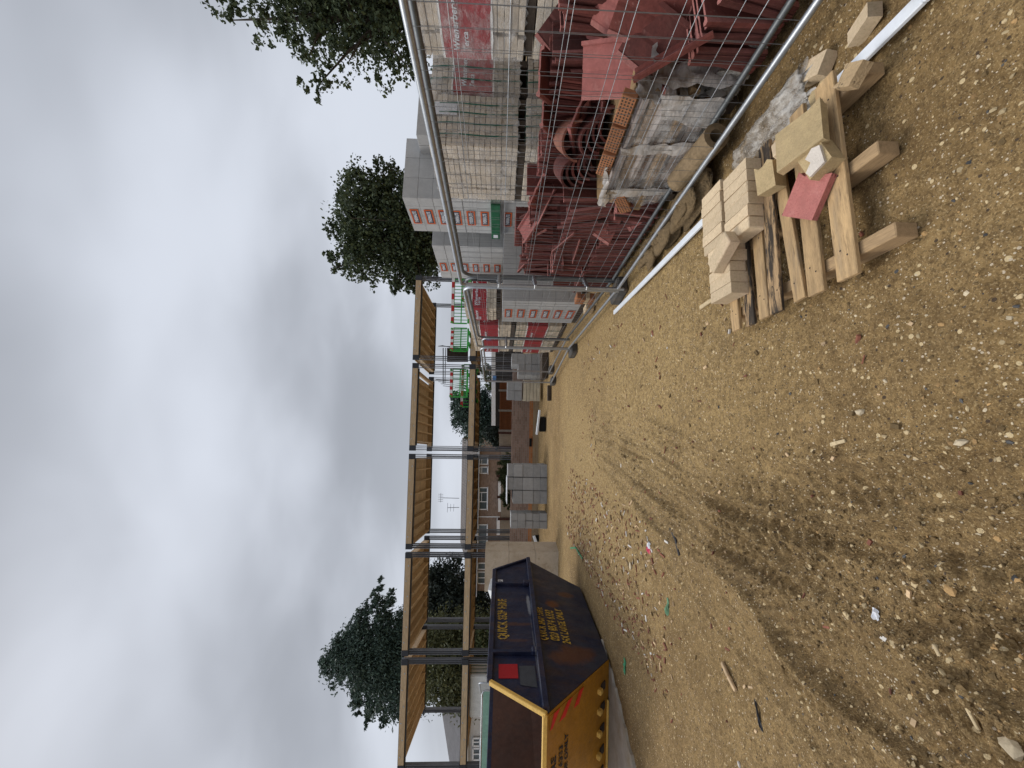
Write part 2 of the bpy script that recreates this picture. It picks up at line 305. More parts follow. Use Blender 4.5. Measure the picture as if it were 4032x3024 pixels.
zz = wm('MAXIMUM', sp.outputs[2], 0.0); den = wm('ADD', zz, 0.32); cb = wn('ShaderNodeCombineXYZ'); nt.links.new(wm('DIVIDE', sp.outputs[0], den), cb.inputs[0]); nt.links.new(wm('DIVIDE', sp.outputs[1], den), cb.inputs[1])
def wnoise(scale, det, ro, off):
    mp = wn('ShaderNodeMapping'); mp.inputs['Location'].default_value = off; mp.inputs['Rotation'].default_value = (0, 0, .5); mp.inputs['Scale'].default_value = (1, 1.5, 1); nt.links.new(cb.outputs[0], mp.inputs['Vector'])
    k = wn('ShaderNodeTexNoise'); k.inputs['Scale'].default_value = scale; k.inputs['Detail'].default_value = det; k.inputs['Roughness'].default_value = ro; k.inputs['Distortion'].default_value = .25; nt.links.new(mp.outputs[0], k.inputs['Vector']); return k.outputs['Fac']
cl = wm('ADD', wm('MULTIPLY', wnoise(.85, 2, .45, (3.1, 1.7, 0)), .80), wm('MULTIPLY', wnoise(2.4, 3, .5, (7.3, 2.2, 0)), .20))
val = wr(cl, .36, .65, 6.6, 3.5, True)
hor = wr(sp.outputs[2], 0.0, .38, 1.0, 0.0, True)          # paler towards the horizon
v2 = wm('ADD', wm('MULTIPLY', val, wm('SUBTRACT', 1.0, wm('MULTIPLY', hor, .5))), wm('MULTIPLY', hor, 2.95))
zen = wr(sp.outputs[2], .80, .97, 1.0, 3.2, True); v2 = wm('MULTIPLY', v2, zen)
colc = wn('ShaderNodeCombineXYZ'); nt.links.new(wm('MULTIPLY', v2, .945), colc.inputs[0]); nt.links.new(wm('MULTIPLY', v2, 1.0), colc.inputs[1]); nt.links.new(wm('MULTIPLY', v2, 1.11), colc.inputs[2])
mixn = wn('ShaderNodeMix'); mixn.data_type = 'RGBA'; mixn.inputs[0].default_value = .94; nt.links.new(sky.outputs[0], mixn.inputs[6]); nt.links.new(colc.outputs[0], mixn.inputs[7])
nt.links.new(mixn.outputs[2], bg.inputs['Color']); bg.inputs['Strength'].default_value = .10
sd = bpy.data.lights.new('sun', 'SUN'); sd.energy = 1.5; sd.angle = math.radians(22); sd.color = (1, .96, .90); sun = bpy.data.objects.new('sun', sd); COL.objects.link(sun)
sdir = Vector((math.sin(SUN_AZ)*math.cos(SUN_EL), math.cos(SUN_AZ)*math.cos(SUN_EL), math.sin(SUN_EL))); sun.rotation_euler = sdir.to_track_quat('Z', 'Y').to_euler()
S.view_settings.view_transform = 'Standard'; S.view_settings.look = 'None'; S.view_settings.exposure = 0.22; S.view_settings.gamma = 1
try:
    S.cycles.use_denoising = True; S.cycles.max_bounces = 6; S.cycles.transparent_max_bounces = 8
except Exception: pass
# ------------------------------------------------------------------ ground: one sheet, fine near the camera
_VT = {}
def vnoise(x, y, sc, seed):
    if seed not in _VT: _VT[seed] = np.random.default_rng(seed).random((256, 256))
    T = _VT[seed]; X = x*sc; Y = y*sc; xi = np.floor(X).astype(int); yi = np.floor(Y).astype(int); fx = X-xi; fy = Y-yi
    fx = fx*fx*(3-2*fx); fy = fy*fy*(3-2*fy); g = lambda a, b: T[a % 256, b % 256]
    return (g(xi, yi)*(1-fx)+g(xi+1, yi)*fx)*(1-fy) + (g(xi, yi+1)*(1-fx)+g(xi+1, yi+1)*fx)*fy - .5
TRACKS = [([(-.66, 6.6), (-.63, 5.43), (-.58, 3.96), (-.66, 3.1), (-.65, 2.52), (-.59, 2.02), (-.52, 1.63), (-.40, 1.25), (-.2, .7)], .17, .8),
          ([(-.80, 6.2), (-.92, 4.61), (-.92, 3.61), (-1.0, 2.92), (-.93, 2.34), (-.88, 2.01), (-.83, 1.76), (-.74, 1.5), (-.6, 1.2), (-.45, .7)], .17, 1.0),
          ([(-.95, 6.0), (-1.10, 4.6), (-1.2, 3.66), (-1.08, 2.63), (-1.07, 2.39), (-1.22, 1.91), (-1.2, 1.68), (-1.15, 1.4), (-1.14, 1.1), (-1.1, .7)], .17, 1.0),
          ([(-.75, 1.95), (-.76, 1.63), (-.82, 1.4), (-.82, 1.2), (-.80, .8)], .10, .8),
          ([(-1.35, 4.4), (-1.5, 3.2), (-1.55, 2.4), (-1.6, 1.8), (-1.62, 1.2)], .14, .5)]
def track_fields(x, y):
    damp = np.zeros_like(x); h = np.zeros_like(x)
    for pts, wd, am in TRACKS:
        P = np.array(pts); best = np.full(x.shape, 9.0); along = np.zeros_like(x); acc = 0.0
        for a, b in zip(P[:-1], P[1:]):
            d = b-a; L = math.hypot(*d); t = np.clip(((x-a[0])*d[0]+(y-a[1])*d[1])/L**2, 0, 1); px = x-(a[0]+d[0]*t); py = y-(a[1]+d[1]*t); ds = np.hypot(px, py); sg = np.sign(px*d[1]-py*d[0])
            m = ds < np.abs(best); best = np.where(m, ds*np.where(sg == 0, 1, sg), best); along = np.where(m, acc+t*L, along); acc += L
        u = np.abs(best)/wd; inside = np.clip(1.25-u, 0, 1)
        end = np.clip(along/0.9, 0, 1)*am
        lug = np.sin(2*PI*(along/.085 + np.abs(best)/.10))
        broken = np.clip(vnoise(x, y, 2.6, 77)*3+.6, 0, 1)
        stk = vnoise(best*34, along*1.6, 1.0, 91) + .6*vnoise(best*70, along*5, 1.0, 92)
        h += end*.026*stk*np.clip(1.9-u, 0, 1)
        h += end*(-.030*np.clip(inside*3, 0, 1) + .018*lug*np.clip((1-u)*4, 0, 1)*broken + .030*np.exp(-((u-1.25)/.24)**2)*(.4+1.2*broken))
        damp = np.maximum(damp, end*np.clip(np.clip(1.7-u, 0, 1)*(.30+.25*broken) + .75*np.exp(-((u-1.0)/.10)**2)*broken + .25*np.clip(lug, 0, 1)*np.clip((1-u)*4, 0, 1)*broken + 1.5*np.clip(-stk-.05, 0, 1)*np.clip(1.8-u, 0, 1), 0, 1))  # damp soil plus relief shading painted along rut edges, lugs and grooves
    return damp, h
def dry_field(x, y):
    d = np.clip((y-1.5)/2.2, 0, 1)*np.clip((9.5-y)/3+.4, 0, 1)
    d = d*np.clip(1.25-np.abs(x+.1+.06*(y-3))/(1.5+.12*y), 0, 1)
    return np.clip(d + 1.3*vnoise(x, y, .9, 31)*.6, 0, 1)
xs = np.concatenate([[-400, -200, -100, -50, -30, -22, -17, -13.5, -11, -9.5, -8.5, -7.6, -6.8, -6.2], np.arange(-5.7, -3.0, .06), np.arange(-3.0, -1.9, .025), np.arange(-1.9, .1, .011), np.arange(.1, 2.6, .022), np.arange(2.6, 4.2, .1), [4.6, 5.2, 6, 7, 9, 12, 17, 25, 40, 80, 200, 400]])
ys = np.concatenate([[-60, -20, -8, -3, -1, -.2, .3], np.arange(.6, 3.4, .0115), np.arange(3.4, 7.0, .028), np.arange(7.0, 16, .09), [16.5, 17.2, 18, 19, 20.5, 22, 25, 30, 40, 60, 100, 200, 400, 800]])
GX, GY = np.meshgrid(xs, ys)
def ground_h(x, y):
    near = np.clip((9-np.hypot(x, y))/6, 0, 1); flat = np.clip((30-np.hypot(x, y))/10, 0, 1)
    d, h = track_fields(x, y)
    z = .055*vnoise(x, y, .55, 1)*flat + .03*vnoise(x, y, 1.7, 2)*flat + near*(.016*vnoise(x, y, 6, 3) + .010*vnoise(x, y, 17, 4) + .008*vnoise(x, y, 30, 5)*(1+2.0*d) + .006*vnoise(x, y, 24, 8) + .007*vnoise(x, y, 62, 9) + h + d*.022*vnoise(x, y, 11, 6))
    z -= .01
    sl = ((x < -3.2) & (y < 9)); z = np.where(sl, z*.35-.012, z)
    return z, d
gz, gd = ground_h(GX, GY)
def gh(x, y): return float(ground_h(np.array([float(x)]), np.array([float(y)]))[0][0])
ny_, nx_ = GX.shape; ii = np.arange(ny_*nx_).reshape(ny_, nx_)
quads = np.stack([ii[:-1, :-1], ii[:-1, 1:], ii[1:, 1:], ii[1:, :-1]], -1).reshape(-1, 4)
gm = bpy.data.meshes.new('ground'); gm.vertices.add(ny_*nx_); gm.vertices.foreach_set('co', np.stack([GX, GY, gz], -1).ravel().astype(np.float32))
gm.loops.add(quads.size); gm.polygons.add(len(quads)); gm.polygons.foreach_set('loop_start', np.arange(0, quads.size, 4, dtype=np.int32)); gm.loops.foreach_set('vertex_index', quads.ravel().astype(np.int32)); gm.update(calc_edges=True)
gm.polygons.foreach_set('use_smooth', np.ones(len(quads), bool))
at = gm.attributes.new('damp', 'FLOAT', 'POINT'); at.data.foreach_set('value', gd.ravel().astype(np.float32))  # carries real damp and the painted rut shading together
at2 = gm.attributes.new('dry', 'FLOAT', 'POINT'); at2.data.foreach_set('value', dry_field(GX, GY).ravel().astype(np.float32))
def groundmat():
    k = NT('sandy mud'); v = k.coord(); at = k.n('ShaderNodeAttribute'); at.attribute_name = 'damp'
    sp = k.n('ShaderNodeSeparateXYZ'); k.l(v, sp.inputs[0])
    big = k.noise(v, .45, 5, .6); mid = k.noise(v, 2.6, 6, .65); fine = k.noise(v, 24, 5, .7); vf = k.noise(v, 110, 3, .7)
    c = k.mix(k.ramp(mid, .32, .68), (.190, .120, .046), (.36, .244, .104))
    c = k.mix(k.math('MULTIPLY', k.ramp(big, .42, .62), .45), c, (.37, .252, .112))
    ad = k.n('ShaderNodeAttribute'); ad.attribute_name = 'dry'; c = k.mix(k.math('MULTIPLY', ad.outputs['Fac'], .85), c, (.47, .335, .146))
    c = k.mix(k.math('MULTIPLY', k.ramp(fine, .40, .62), .62), c, (.115, .070, .028))  # crumb shading painted into the colour from the bump's fine noise
    c = k.mix(k.math('MULTIPLY', k.ramp(vf, .55, .75), .35), c, (.40, .31, .18))
    c = k.mix(k.math('MULTIPLY', k.ramp(k.noise(v, 1.1, 6, .7), .54, .70), .5), c, (.135, .092, .048))
    c = k.mix(k.math('MULTIPLY', k.math('MULTIPLY', at.outputs['Fac'], k.ramp(k.noise(v, 22, 5, .75), .42, .60)), .52, True), c, (.118, .080, .036))  # darkens for damp soil and for the painted rut shading
    pep = k.noise(v, 85, 2, .6); slt = k.noise(v, 140, 2, .55); pep2 = k.noise(v, 38, 3, .7)
    c = k.mix(k.math('MULTIPLY', k.ramp(pep, .54, .60), .60), c, (.100, .062, .026))
    c = k.mix(k.math('MULTIPLY', k.ramp(slt, .58, .63), .45), c, (.52, .39, .20))
    c = k.mix(k.math('MULTIPLY', k.ramp(pep2, .60, .66), .55), c, (.105, .066, .028))
    for sc, th, colr in ((34, .055, (.62, .49, .28)), (62, .07, (.55, .46, .33)), (95, .07, (.60, .52, .38)), (130, .07, (.08, .06, .04)), (48, .05, (.08, .055, .035))):
        vo = k.n('ShaderNodeTexVoronoi'); vo.inputs['Scale'].default_value = sc; k.l(v, vo.inputs['Vector'])
        vc = k.n('ShaderNodeSeparateColor'); k.l(vo.outputs['Color'], vc.inputs[0])
        m = k.math('MULTIPLY', k.math('LESS_THAN', vo.outputs['Distance'], k.math('MULTIPLY', vc.outputs[1], .34)), k.math('GREATER_THAN', vc.outputs[0], .80))
        c = k.mix(m, c, colr)
    c = k.mix(1.0, c, (.98, .955, .94), 'MULTIPLY')
    k.l(c, k.b.inputs['Base Color']); k.l(k.math('SUBTRACT', .95, k.math('MULTIPLY', at.outputs['Fac'], .25)), k.b.inputs['Roughness']); k.b.inputs['Specular IOR Level'].default_value = .25
    bp = k.n('ShaderNodeBump'); bp.inputs['Strength'].default_value = 1.0; bp.inputs['Distance'].default_value = .022
    k.l(k.math('ADD', k.math('MULTIPLY', fine, .7), k.math('MULTIPLY', vf, .45)), bp.inputs['Height']); k.l(bp.outputs['Normal'], k.b.inputs['Normal']); return k.mat
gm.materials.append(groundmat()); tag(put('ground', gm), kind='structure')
# stones, clods and chips lying on the mud (nobody could count them)
def rocks(name, n, sampler, smin, smax, mats, flat=.6, power=3.0, angular=.35, sink=.35):
    b = MB(); t = (1+5**.5)/2
    iv = [Vector(p).normalized() for p in ((-1,t,0),(1,t,0),(-1,-t,0),(1,-t,0),(0,-1,t),(0,1,t),(0,-1,-t),(0,1,-t),(t,0,-1),(t,0,1),(-t,0,-1),(-t,0,1))]
    fs = [(0,11,5),(0,5,1),(0,1,7),(0,7,10),(0,10,11),(1,5,9),(5,11,4),(11,10,2),(10,7,6),(7,1,8),(3,9,4),(3,4,2),(3,2,6),(3,6,8),(3,8,9),(4,9,5),(2,4,11),(6,2,10),(8,6,7),(9,8,1)]
    P = [sampler() for _ in range(n)]; zs = ground_h(np.array([p[0] for p in P]), np.array([p[1] for p in P]))[0]
    for (x, y), z in zip(P, zs):
        s_ = smin + (smax-smin)*random.random()**power; R = Euler((random.uniform(-.4, .4), random.uniform(-.4, .4), random.uniform(0, 6.28))).to_matrix(); e = Vector((1, random.uniform(.55, 1), flat*random.uniform(.6, 1.2)))*s_
        c = Vector((x, y, z+e.z*sink)); b.add([c + R @ Vector((v.x*e.x, v.y*e.y, v.z*e.z))*(1+random.uniform(-angular, angular)) for v in iv], fs, random.randrange(len(mats)))
    return b.build(name, mats)
st1 = M('pale flint', (.44, .335, .185), .8, .25, 30, .3, 120, island=.3); st2 = M('cream chalk stone', (.50, .41, .275), .85, .2, 30, .3, 120, island=.25); st3 = M('dark flint', (.06, .058, .055), .6, .3, 30, .2, 120, island=.4); st4 = M('ochre stone', (.36, .22, .09), .85, .25, 30, .3, 120, island=.3); st5 = M('mud clod', (.16, .105, .045), .95, .25, 20, .4, 120, island=.25)
def near_pt():
    while True:
        d = .95 + 7*random.random()**1.9; a = random.uniform(-1.0, 1.02); x = d*a; y = d
        if x > .62*1.0 and 1.3 < y < 2.4 and x < 1.4: continue
        return (x, y)
tag(rocks('gravel', 8500, near_pt, .0020, .0115, [st1, st1, st2, st4, st4, st5, st5, st5, st3], power=6, flat=.5, sink=.08), 'pale and dark flint gravel scattered over the sandy mud', 'gravel', kind='stuff')
def track_pt():
    pts, wd, am = random.choice(TRACKS[:4]); i = random.randrange(len(pts)-1); t = random.random(); a, c = pts[i], pts[i+1]
    return (a[0]+(c[0]-a[0])*t + (random.choice((-1, 1))*wd*1.2 + random.gauss(0, .035) if random.random() < .7 else random.gauss(0, wd*.7)), max(.8, a[1]+(c[1]-a[1])*t + random.gauss(0, .05)))
tag(rocks('mud_clods', 5200, track_pt, .0025, .013, [st5, st5, st5, st5, st5, st1], power=3.5, flat=.6), 'dark crumbled mud clods along the tyre tracks', 'mud clods', kind='stuff')
def chip_pt():
    if random.random() < .75: t = random.random(); return (-2.9 + 1.5*random.random()**1.3 - .3*t, 3.6 + 4.6*t + random.gauss(0, .2))
    return (random.uniform(-2.6, .9), random.uniform(1.2, 7))
wc1 = M('pale wood chip', (.47, .33, .19), .85, .25, 30, 0, island=.3); wc2 = M('red brown brick crumb', (.20, .075, .045), .9, .3, 30, 0, island=.3); wc3 = M('pale plaster crumb', (.62, .58, .52), .85, .1, 30, 0)
b = MB()
for i in range(1500):
    x, y = chip_pt(); L = random.uniform(.010, .075)*(1 if y > 3.4 else .55); W = random.uniform(.004, .018); z = gh(x, y); R = Euler((random.gauss(0, .25), random.gauss(0, .2), random.uniform(0, 6.28))).to_matrix()
    b.box((x, y, z+.006), (L, W, random.uniform(.003, .012)), R, random.choice([0, 0, 0, 3, 3, 1, 1, 1, 1, 2]))
tag(b.build('wood_chips', [wc1, wc2, wc3, st5]), 'wood splinters and brick crumbs strewn beside the skip', 'wood chips', kind='stuff')
# concrete slab under the skip
b = MB(); outl = [(-3.60, 5.45), (-3.70, 5.0), (-3.86, 4.62), (-4.10, 4.12), (-4.32, 3.6), (-4.5, 3.1), (-9.5, 3.0), (-9.5, 5.5)]
pl = []
for i, p in enumerate(outl):
    q = outl[(i+1) % len(outl)]
    for t in range(7):
        x = p[0]+(q[0]-p[0])*t/7; y = p[1]+(q[1]-p[1])*t/7
        if i < 5: x += random.uniform(-.03, .03)
        pl.append((x, y, -.05))
b.prism(pl, (0, 0, .062)); slabm = M('dusty concrete slab', (.43, .40, .35), .9, .18, 2.5, .3, 30, stains=((1.6, .48, .7, (.30, .23, .14), .8),)); tag(b.build('concrete_slab', slabm), kind='structure')
# ------------------------------------------------------------------ single litter things
def sliver(name, label, cat, a, c, w_, t_, mat, group=None, bend=.0):
    a = Vector((*a, gh(*a)+t_)); c = Vector((*c, gh(*c)+t_)); m_ = (a+c)/2 + Vector((-(c-a).y, (c-a).x, 0))*bend; m_.z += .004
    b = MB(); b.bar(a, m_, w_, t_*2, cham=t_*.4); b.bar(m_, c, w_*.85, t_*2, cham=t_*.4); return tag(b.build(name, mat), label, cat, group)
driedwood = M('dried stick', (.50, .39, .23), .85, .25, 20, .3, 60)
sliver('wood_batten', 'long pale split batten lying in the mud at the near edge', 'batten', (-.86, 1.27), (-1.09, 1.20), .013, .006, driedwood)
sliver('thin_stick', 'short thin straw-coloured stick pointing at the split batten', 'stick', (-.96, 1.42), (-.91, 1.28), .006, .003, driedwood, bend=.03)
sliver('wood_splinter', 'small pale wood splinter between the tyre tracks and the pallet', 'splinter', (-.25, 1.72), (-.22, 1.64), .018, .005, driedwood)
sliver('timber_offcut', 'reddish timber offcut lying by the dark puddle stain left of the tracks', 'offcut', (-1.88, 2.60), (-1.95, 2.44), .03, .010, wc1)
sliver('wood_shard', 'pale wood shard on the mud beyond the pallet, beside the white strip', 'shard', (.62, 2.95), (.66, 2.62), .03, .008, driedwood)
sliver('dark_plastic_strip', 'black torn plastic strip lying beside the left tyre track', 'plastic strip', (-1.30, 3.50), (-1.44, 3.26), .03, .006, blackpl, bend=.15)
greencl = M('green cloth scrap', (.05, .22, .10), .7, .3, 20, .4, 40); paperm = M('white paper', (.72, .73, .76), .7, .06, 20, .3, 30); pinkm = M('pink wrapper print', (.55, .05, .10), .6, .2, 20, 0)
sliver('green_string', 'long green cord on the mud in front of the beige block', 'cord', (-3.35, 7.9), (-3.05, 6.75), .03, .010, greencl, bend=.08)
def crumple(name, label, cat, x, y, sx, sy, mats, seed, hgt=.03, z0=None, n=9, group=None, rz=0.0):
    r = random.Random(seed); vs = []; fs = []; ms = []; z0 = gh(x, y) if z0 is None else z0
    for i in range(n):
        for j in range(n):
            u = i/(n-1)-.5; v = j/(n-1)-.5; e = 1-.35*r.random()*(max(abs(u), abs(v)) > .45)
            px, py = u*sx*e, v*sy*e; vs.append(Vector((px*math.cos(rz)-py*math.sin(rz)+x, px*math.sin(rz)+py*math.cos(rz)+y, z0 + .004 + hgt*r.random()**1.5*(1 if max(abs(u), abs(v)) < .45 else .4))))
    b = MB()
    for i in range(n-1):
        for j in range(n-1):
            q = (i*n+j, i*n+j+1, (i+1)*n+j+1, (i+1)*n+j); b.add([vs[k] for k in q], [(0, 1, 2), (0, 2, 3)], (1 if len(mats) > 1 and i < n*.35 else 0))
    return tag(b.build(name, mats), label, cat, group)
crumple('paper_scrap', 'crumpled white paper scrap by the broken tyre ridge', 'paper', -.92, 1.54, .055, .035, [paperm], 3, .02, n=5)
crumple('sweet_wrapper', 'small white and pink wrapper on the mud in front of the skip', 'wrapper', -1.63, 3.87, .13, .09, [paperm, pinkm], 4, .03, n=5)
crumple('cloth_scrap', 'pale green torn cloth scrap on the mud near the skip', 'cloth', -1.99, 3.44, .17, .05, [M('faded green cloth', (.16, .30, .17), .8, .2, 20, .4, 40)], 5, .03, n=6)
crumple('plastic_scrap', 'dark green plastic scrap at the edge of the concrete slab', 'plastic', -3.30, 4.50, .20, .06, [greencl], 6, .03, n=6)
crumple('black_rag', 'black plastic rag half buried in the mud left of the tyre tracks', 'rag', -1.92, 2.22, .16, .022, [blackpl], 8, .012, n=7, rz=.5)
for k_, (x, y, s_, m_, lab) in enumerate([(-.09, 1.57, .018, st2, 'pale round stone between the tyre tracks and the pallet'), (-.16, 1.20, .018, st2, 'pale stone at the near edge, right of the tyre tracks'), (-.66, 1.24, .02, st4, 'orange and cream stone in the near tyre track'), (-1.05, 1.10, .03, st2, 'long pale grey flint at the near left edge'), (.0, .93, .03, st2, 'cream flint at the nearest edge of the ground'), (-2.05, 4.35, .05, st2, 'round pale stone among the chips beside the skip')]):
    o = rocks('loose_stone', 1, lambda: (x, y), s_, s_*1.01, [m_], flat=.7); tag(o, lab, 'stone', 'loose pale stones on the mud')
# ------------------------------------------------------------------ skip
skip = thing('skip', 'navy blue waste skip with yellow sloping end and worn yellow lettering', 'skip', (0, 0, 0))
XR, XL = -3.45, -5.20; BT = .02
PR = [(4.48, 1.575), (7.12, 1.55), (7.57, .90), (6.84, BT), (5.06, BT), (4.03, .97)]          # side outline (y, z)
def skx(z, side): return (XR - .16*max(0, (.92-z)/.92)) if side > 0 else (XL + .16*max(0, (.92-z)/.92))
for side in (1, -1):
    b = MB(); th = -.012*side
    b.prism([(skx(z, side), y, z) for y, z in (PR[0], PR[1], PR[2], PR[5])], (th, 0, 0))
    b.prism([(skx(z, side), y, z) for y, z in (PR[5], PR[2], PR[3], PR[4])], (th, 0, 0))
    o = b.build('side_panel', navy, skip)
    # inside lining face, rusty, proud of the panel
    b = MB(); q = .016*side
    b.prism([(skx(z, side)-q, y, z) for y, z in ((PR[0][0]+.03, PR[0][1]-.01), (PR[1][0]-.03, PR[1][1]-.01), (PR[2][0]-.05, PR[2][1]), (PR[5][0]+.05, PR[5][1]))], (th*.4, 0, 0))
    b.prism([(skx(z, side)-q, y, z) for y, z in ((PR[5][0]+.05, PR[5][1]), (PR[2][0]-.05, PR[2][1]), (PR[3][0]-.02, .05), (PR[4][0]+.02, .05))], (th*.4, 0, 0))
    b.build('inner_lining', rust, skip)
    b = MB(); ro = .035*side
    b.bar((XR+ro*.4 if side > 0 else XL+ro*.4, PR[0][0], PR[0][1]), (XR+ro*.4 if side > 0 else XL+ro*.4, PR[1][0], PR[1][1]), .07, .07, cham=.008)      # top rim
    b.build('top_rim', navy, skip)
    b = MB(); xx = XR if side > 0 else XL
    b.bar((xx+ro*.9, PR[5][0]+.02, PR[5][1]), (xx+ro*.9, PR[2][0]-.02, PR[2][1]), .085, .075, cham=.01); b.build('side_rib', navy, skip)
    for ya in (4.93, 6.62):
        b = MB(); b.bar((xx+ro*.7, ya, .99), (xx+ro*.7, ya, 1.54), .055, .05, upv=(0, 1, 0), cham=.006); b.box((xx+ro*1.2, ya, 1.0), (.07, .09, .10), cham=.012); b.build('upright_rib', navy, skip)
    for (p, q2, mt) in ((PR[0], PR[5], yellowe), (PR[1], PR[2], navy)):
        b = MB(); dd = .02 if p is PR[0] else -.02
        b.bar((xx+ro*.25, p[0]-dd, p[1]-.005), (xx+ro*.25, q2[0]-dd, q2[1]), .055, .045, upv=(0, 1, 0), cham=.006); b.build('edge_strip', mt, skip)
# bottom, ends
b = MB(); b.prism([(XR-.16, 5.06, BT), (XR-.16, 6.84, BT), (XL+.16, 6.84, BT), (XL+.16, 5.06, BT)], (0, 0, .012)); b.build('floor_plate', rust, skip)
def endplate(y0, z0, y1, z1, mat, nm):
    b = MB(); n_ = Vector((0, (z1-z0), -(y1-y0))).normalized()*.012*(1 if y1 > y0 else -1)
    b.prism([(skx(z0, 1)-.01, y0, z0), (skx(z1, 1)-.01, y1, z1), (skx(z1, -1)+.01, y1, z1), (skx(z0, -1)+.01, y0, z0)], n_); return b.build(nm, mat, skip)
endplate(4.03, .97, 5.06, BT, yellowp, 'sloping_end'); endplate(7.57, .90, 6.84, BT, navy, 'sloping_end')
b = MB(); b.prism([(XR-.03, 4.09, .95), (XR-.17, 5.08, .06), (XL+.17, 5.08, .06), (XL+.03, 4.09, .95)], (0, .006, .006)); b.build('inner_lining', rust, skip)
b = MB(); b.bar((XR+.01, 4.03, .985), (XL-.01, 4.03, .985), .06, .05, cham=.006); b.bar((XR-.02, 4.07, .985), (XR-.14, 4.05, .985), .02, .045); b.build('end_rail', yellowe, skip)
b = MB(); b.bar((XR+.01, 7.57, .91), (XL-.01, 7.57, .91), .06, .05, cham=.006); b.build('end_rail', navy, skip)
ed = Vector((0, 4.03-5.06, .97-BT)).normalized(); en = Vector((0, -ed.z, ed.y)); en = -en if en.y > 0 else en       # up the slope / outwards
def onend(x, t): p = Vector((x, 5.06, BT)) + ed*t; return p
for i, x in enumerate((-3.86, -4.12, -4.40, -4.68, -4.95)):
    b = MB(); R = Matrix((Vector((1, 0, 0)), ed, en*-1)).transposed()
    b.box(onend(x, .27)+en*.03, (.065, .07, .06), R, cham=.01); o = b.build('pocket_lug', yellowe, skip)
    b = MB(); b.box(onend(x, .17)+en*.018, (.11, .11, .02), R, cham=.01); b.build('lug_recess', darkwood, skip)
b = MB(); b.bar(onend(-4.1, .05)+en*.03, onend(-5.0, .05)+en*.03, .022, .03, upv=en, cham=.006); b.build('foot_rail', yellowe, skip)
# red and yellow chevron plate
b = MB(); pa, pb_ = onend(-3.49, 1.36)+en*.013, onend(-3.575, .66)+en*.013; dv = pb_-pa; wv = Vector((-.15, 0, 0)); e2 = en*.0095
b.prism([pa, pb_, pb_+wv, pa+wv], en*.006, 0)
for o0, o1, i0_, i1_ in ((.10, .27, 0, .07), (.49, .64, .24, .42), (.84, .99, .67, .83)): b.quad(pa+dv*o0+e2, pa+dv*o1+e2, pa+dv*i1_+wv+e2, pa+dv*i0_+wv+e2, 1)
b.build('chevron_plate', [yellowp, chev], skip)
for body, sz, x_, t_ in (('QUICK SKIP HIRE', .125, -3.99, 1.27), ('020 8574 6333', .105, -3.96, 1.13), ('24X LARGE ONLY', .095, -3.90, 1.025)):
    text('lettering', body, sz, textblk, skip, onend(x_, t_)+en*.019, (1, 0, 0), ed, align='RIGHT', shear=.3, sx=1.1, bold=.03)
# lettering on the long side: right = away from the camera (y), up = z
xo = XR+.004
text('lettering', 'QUICK SKIP HIRE', .185, textyel, skip, (xo, 5.70, 1.41), (0, 1, 0), (0, 0, 1), sx=.66, bold=.035)
tilt = Vector((.16, 0, .92)).normalized()
def onside(y, z): return Vector((skx(z, 1)+.004, y, z))
text('lettering', 'QUICK SKIP HIRE', .155, textyel, skip, onside(5.60, .85), (0, 1, 0), tilt, sx=.62, bold=.035)
text('lettering', '020 8574 6333', .175, textyel, skip, onside(5.60, .69), (0, 1, 0), tilt, sx=.64, bold=.035)
text('lettering', '24X LARGE ONLY', .155, textyel, skip, onside(5.62, .535), (0, 1, 0), tilt, sx=.62, bold=.035)
b = MB(); b.prism([(xo, 4.52, 1.24), (xo, 4.75, 1.24), (xo, 4.75, 1.47), (xo, 4.52, 1.47)], (.002, 0, 0)); b.build('painted_square', redsq, skip)
b = MB(); b.prism([(xo, 4.38, 1.03), (xo, 4.72, 1.03), (xo, 4.72, 1.22), (xo, 4.42, 1.22)], (.002, 0, 0)); b.build('painted_square', greysq, skip)
b = MB(); b.prism([(xo, 6.66, 1.40), (xo, 6.80, 1.40), (xo, 6.80, 1.485), (xo, 6.66, 1.485)], (.002, 0, 0)); pl = b.build('number_plate', white_m, skip); text('lettering', 'CP', .08, dark_m, pl, (xo+.004, 6.73, 1.442), (0, 1, 0), (0, 0, 1), sx=.8)
b = MB(); b.add([(-3.55, 6.6, 1.50), (-3.62, 7.3, 1.46), (-3.66, 7.25, 1.62), (-3.60, 6.75, 1.66), (-4.3, 6.7, 1.40), (-4.4, 7.2, 1.45)], [(0, 1, 2, 3), (3, 2, 5, 4), (0, 3, 4), (1, 5, 2)]); tag(b.build('white_sheet', whitefilm), 'white plastic sheet showing over the far corner of the skip', 'plastic sheet')
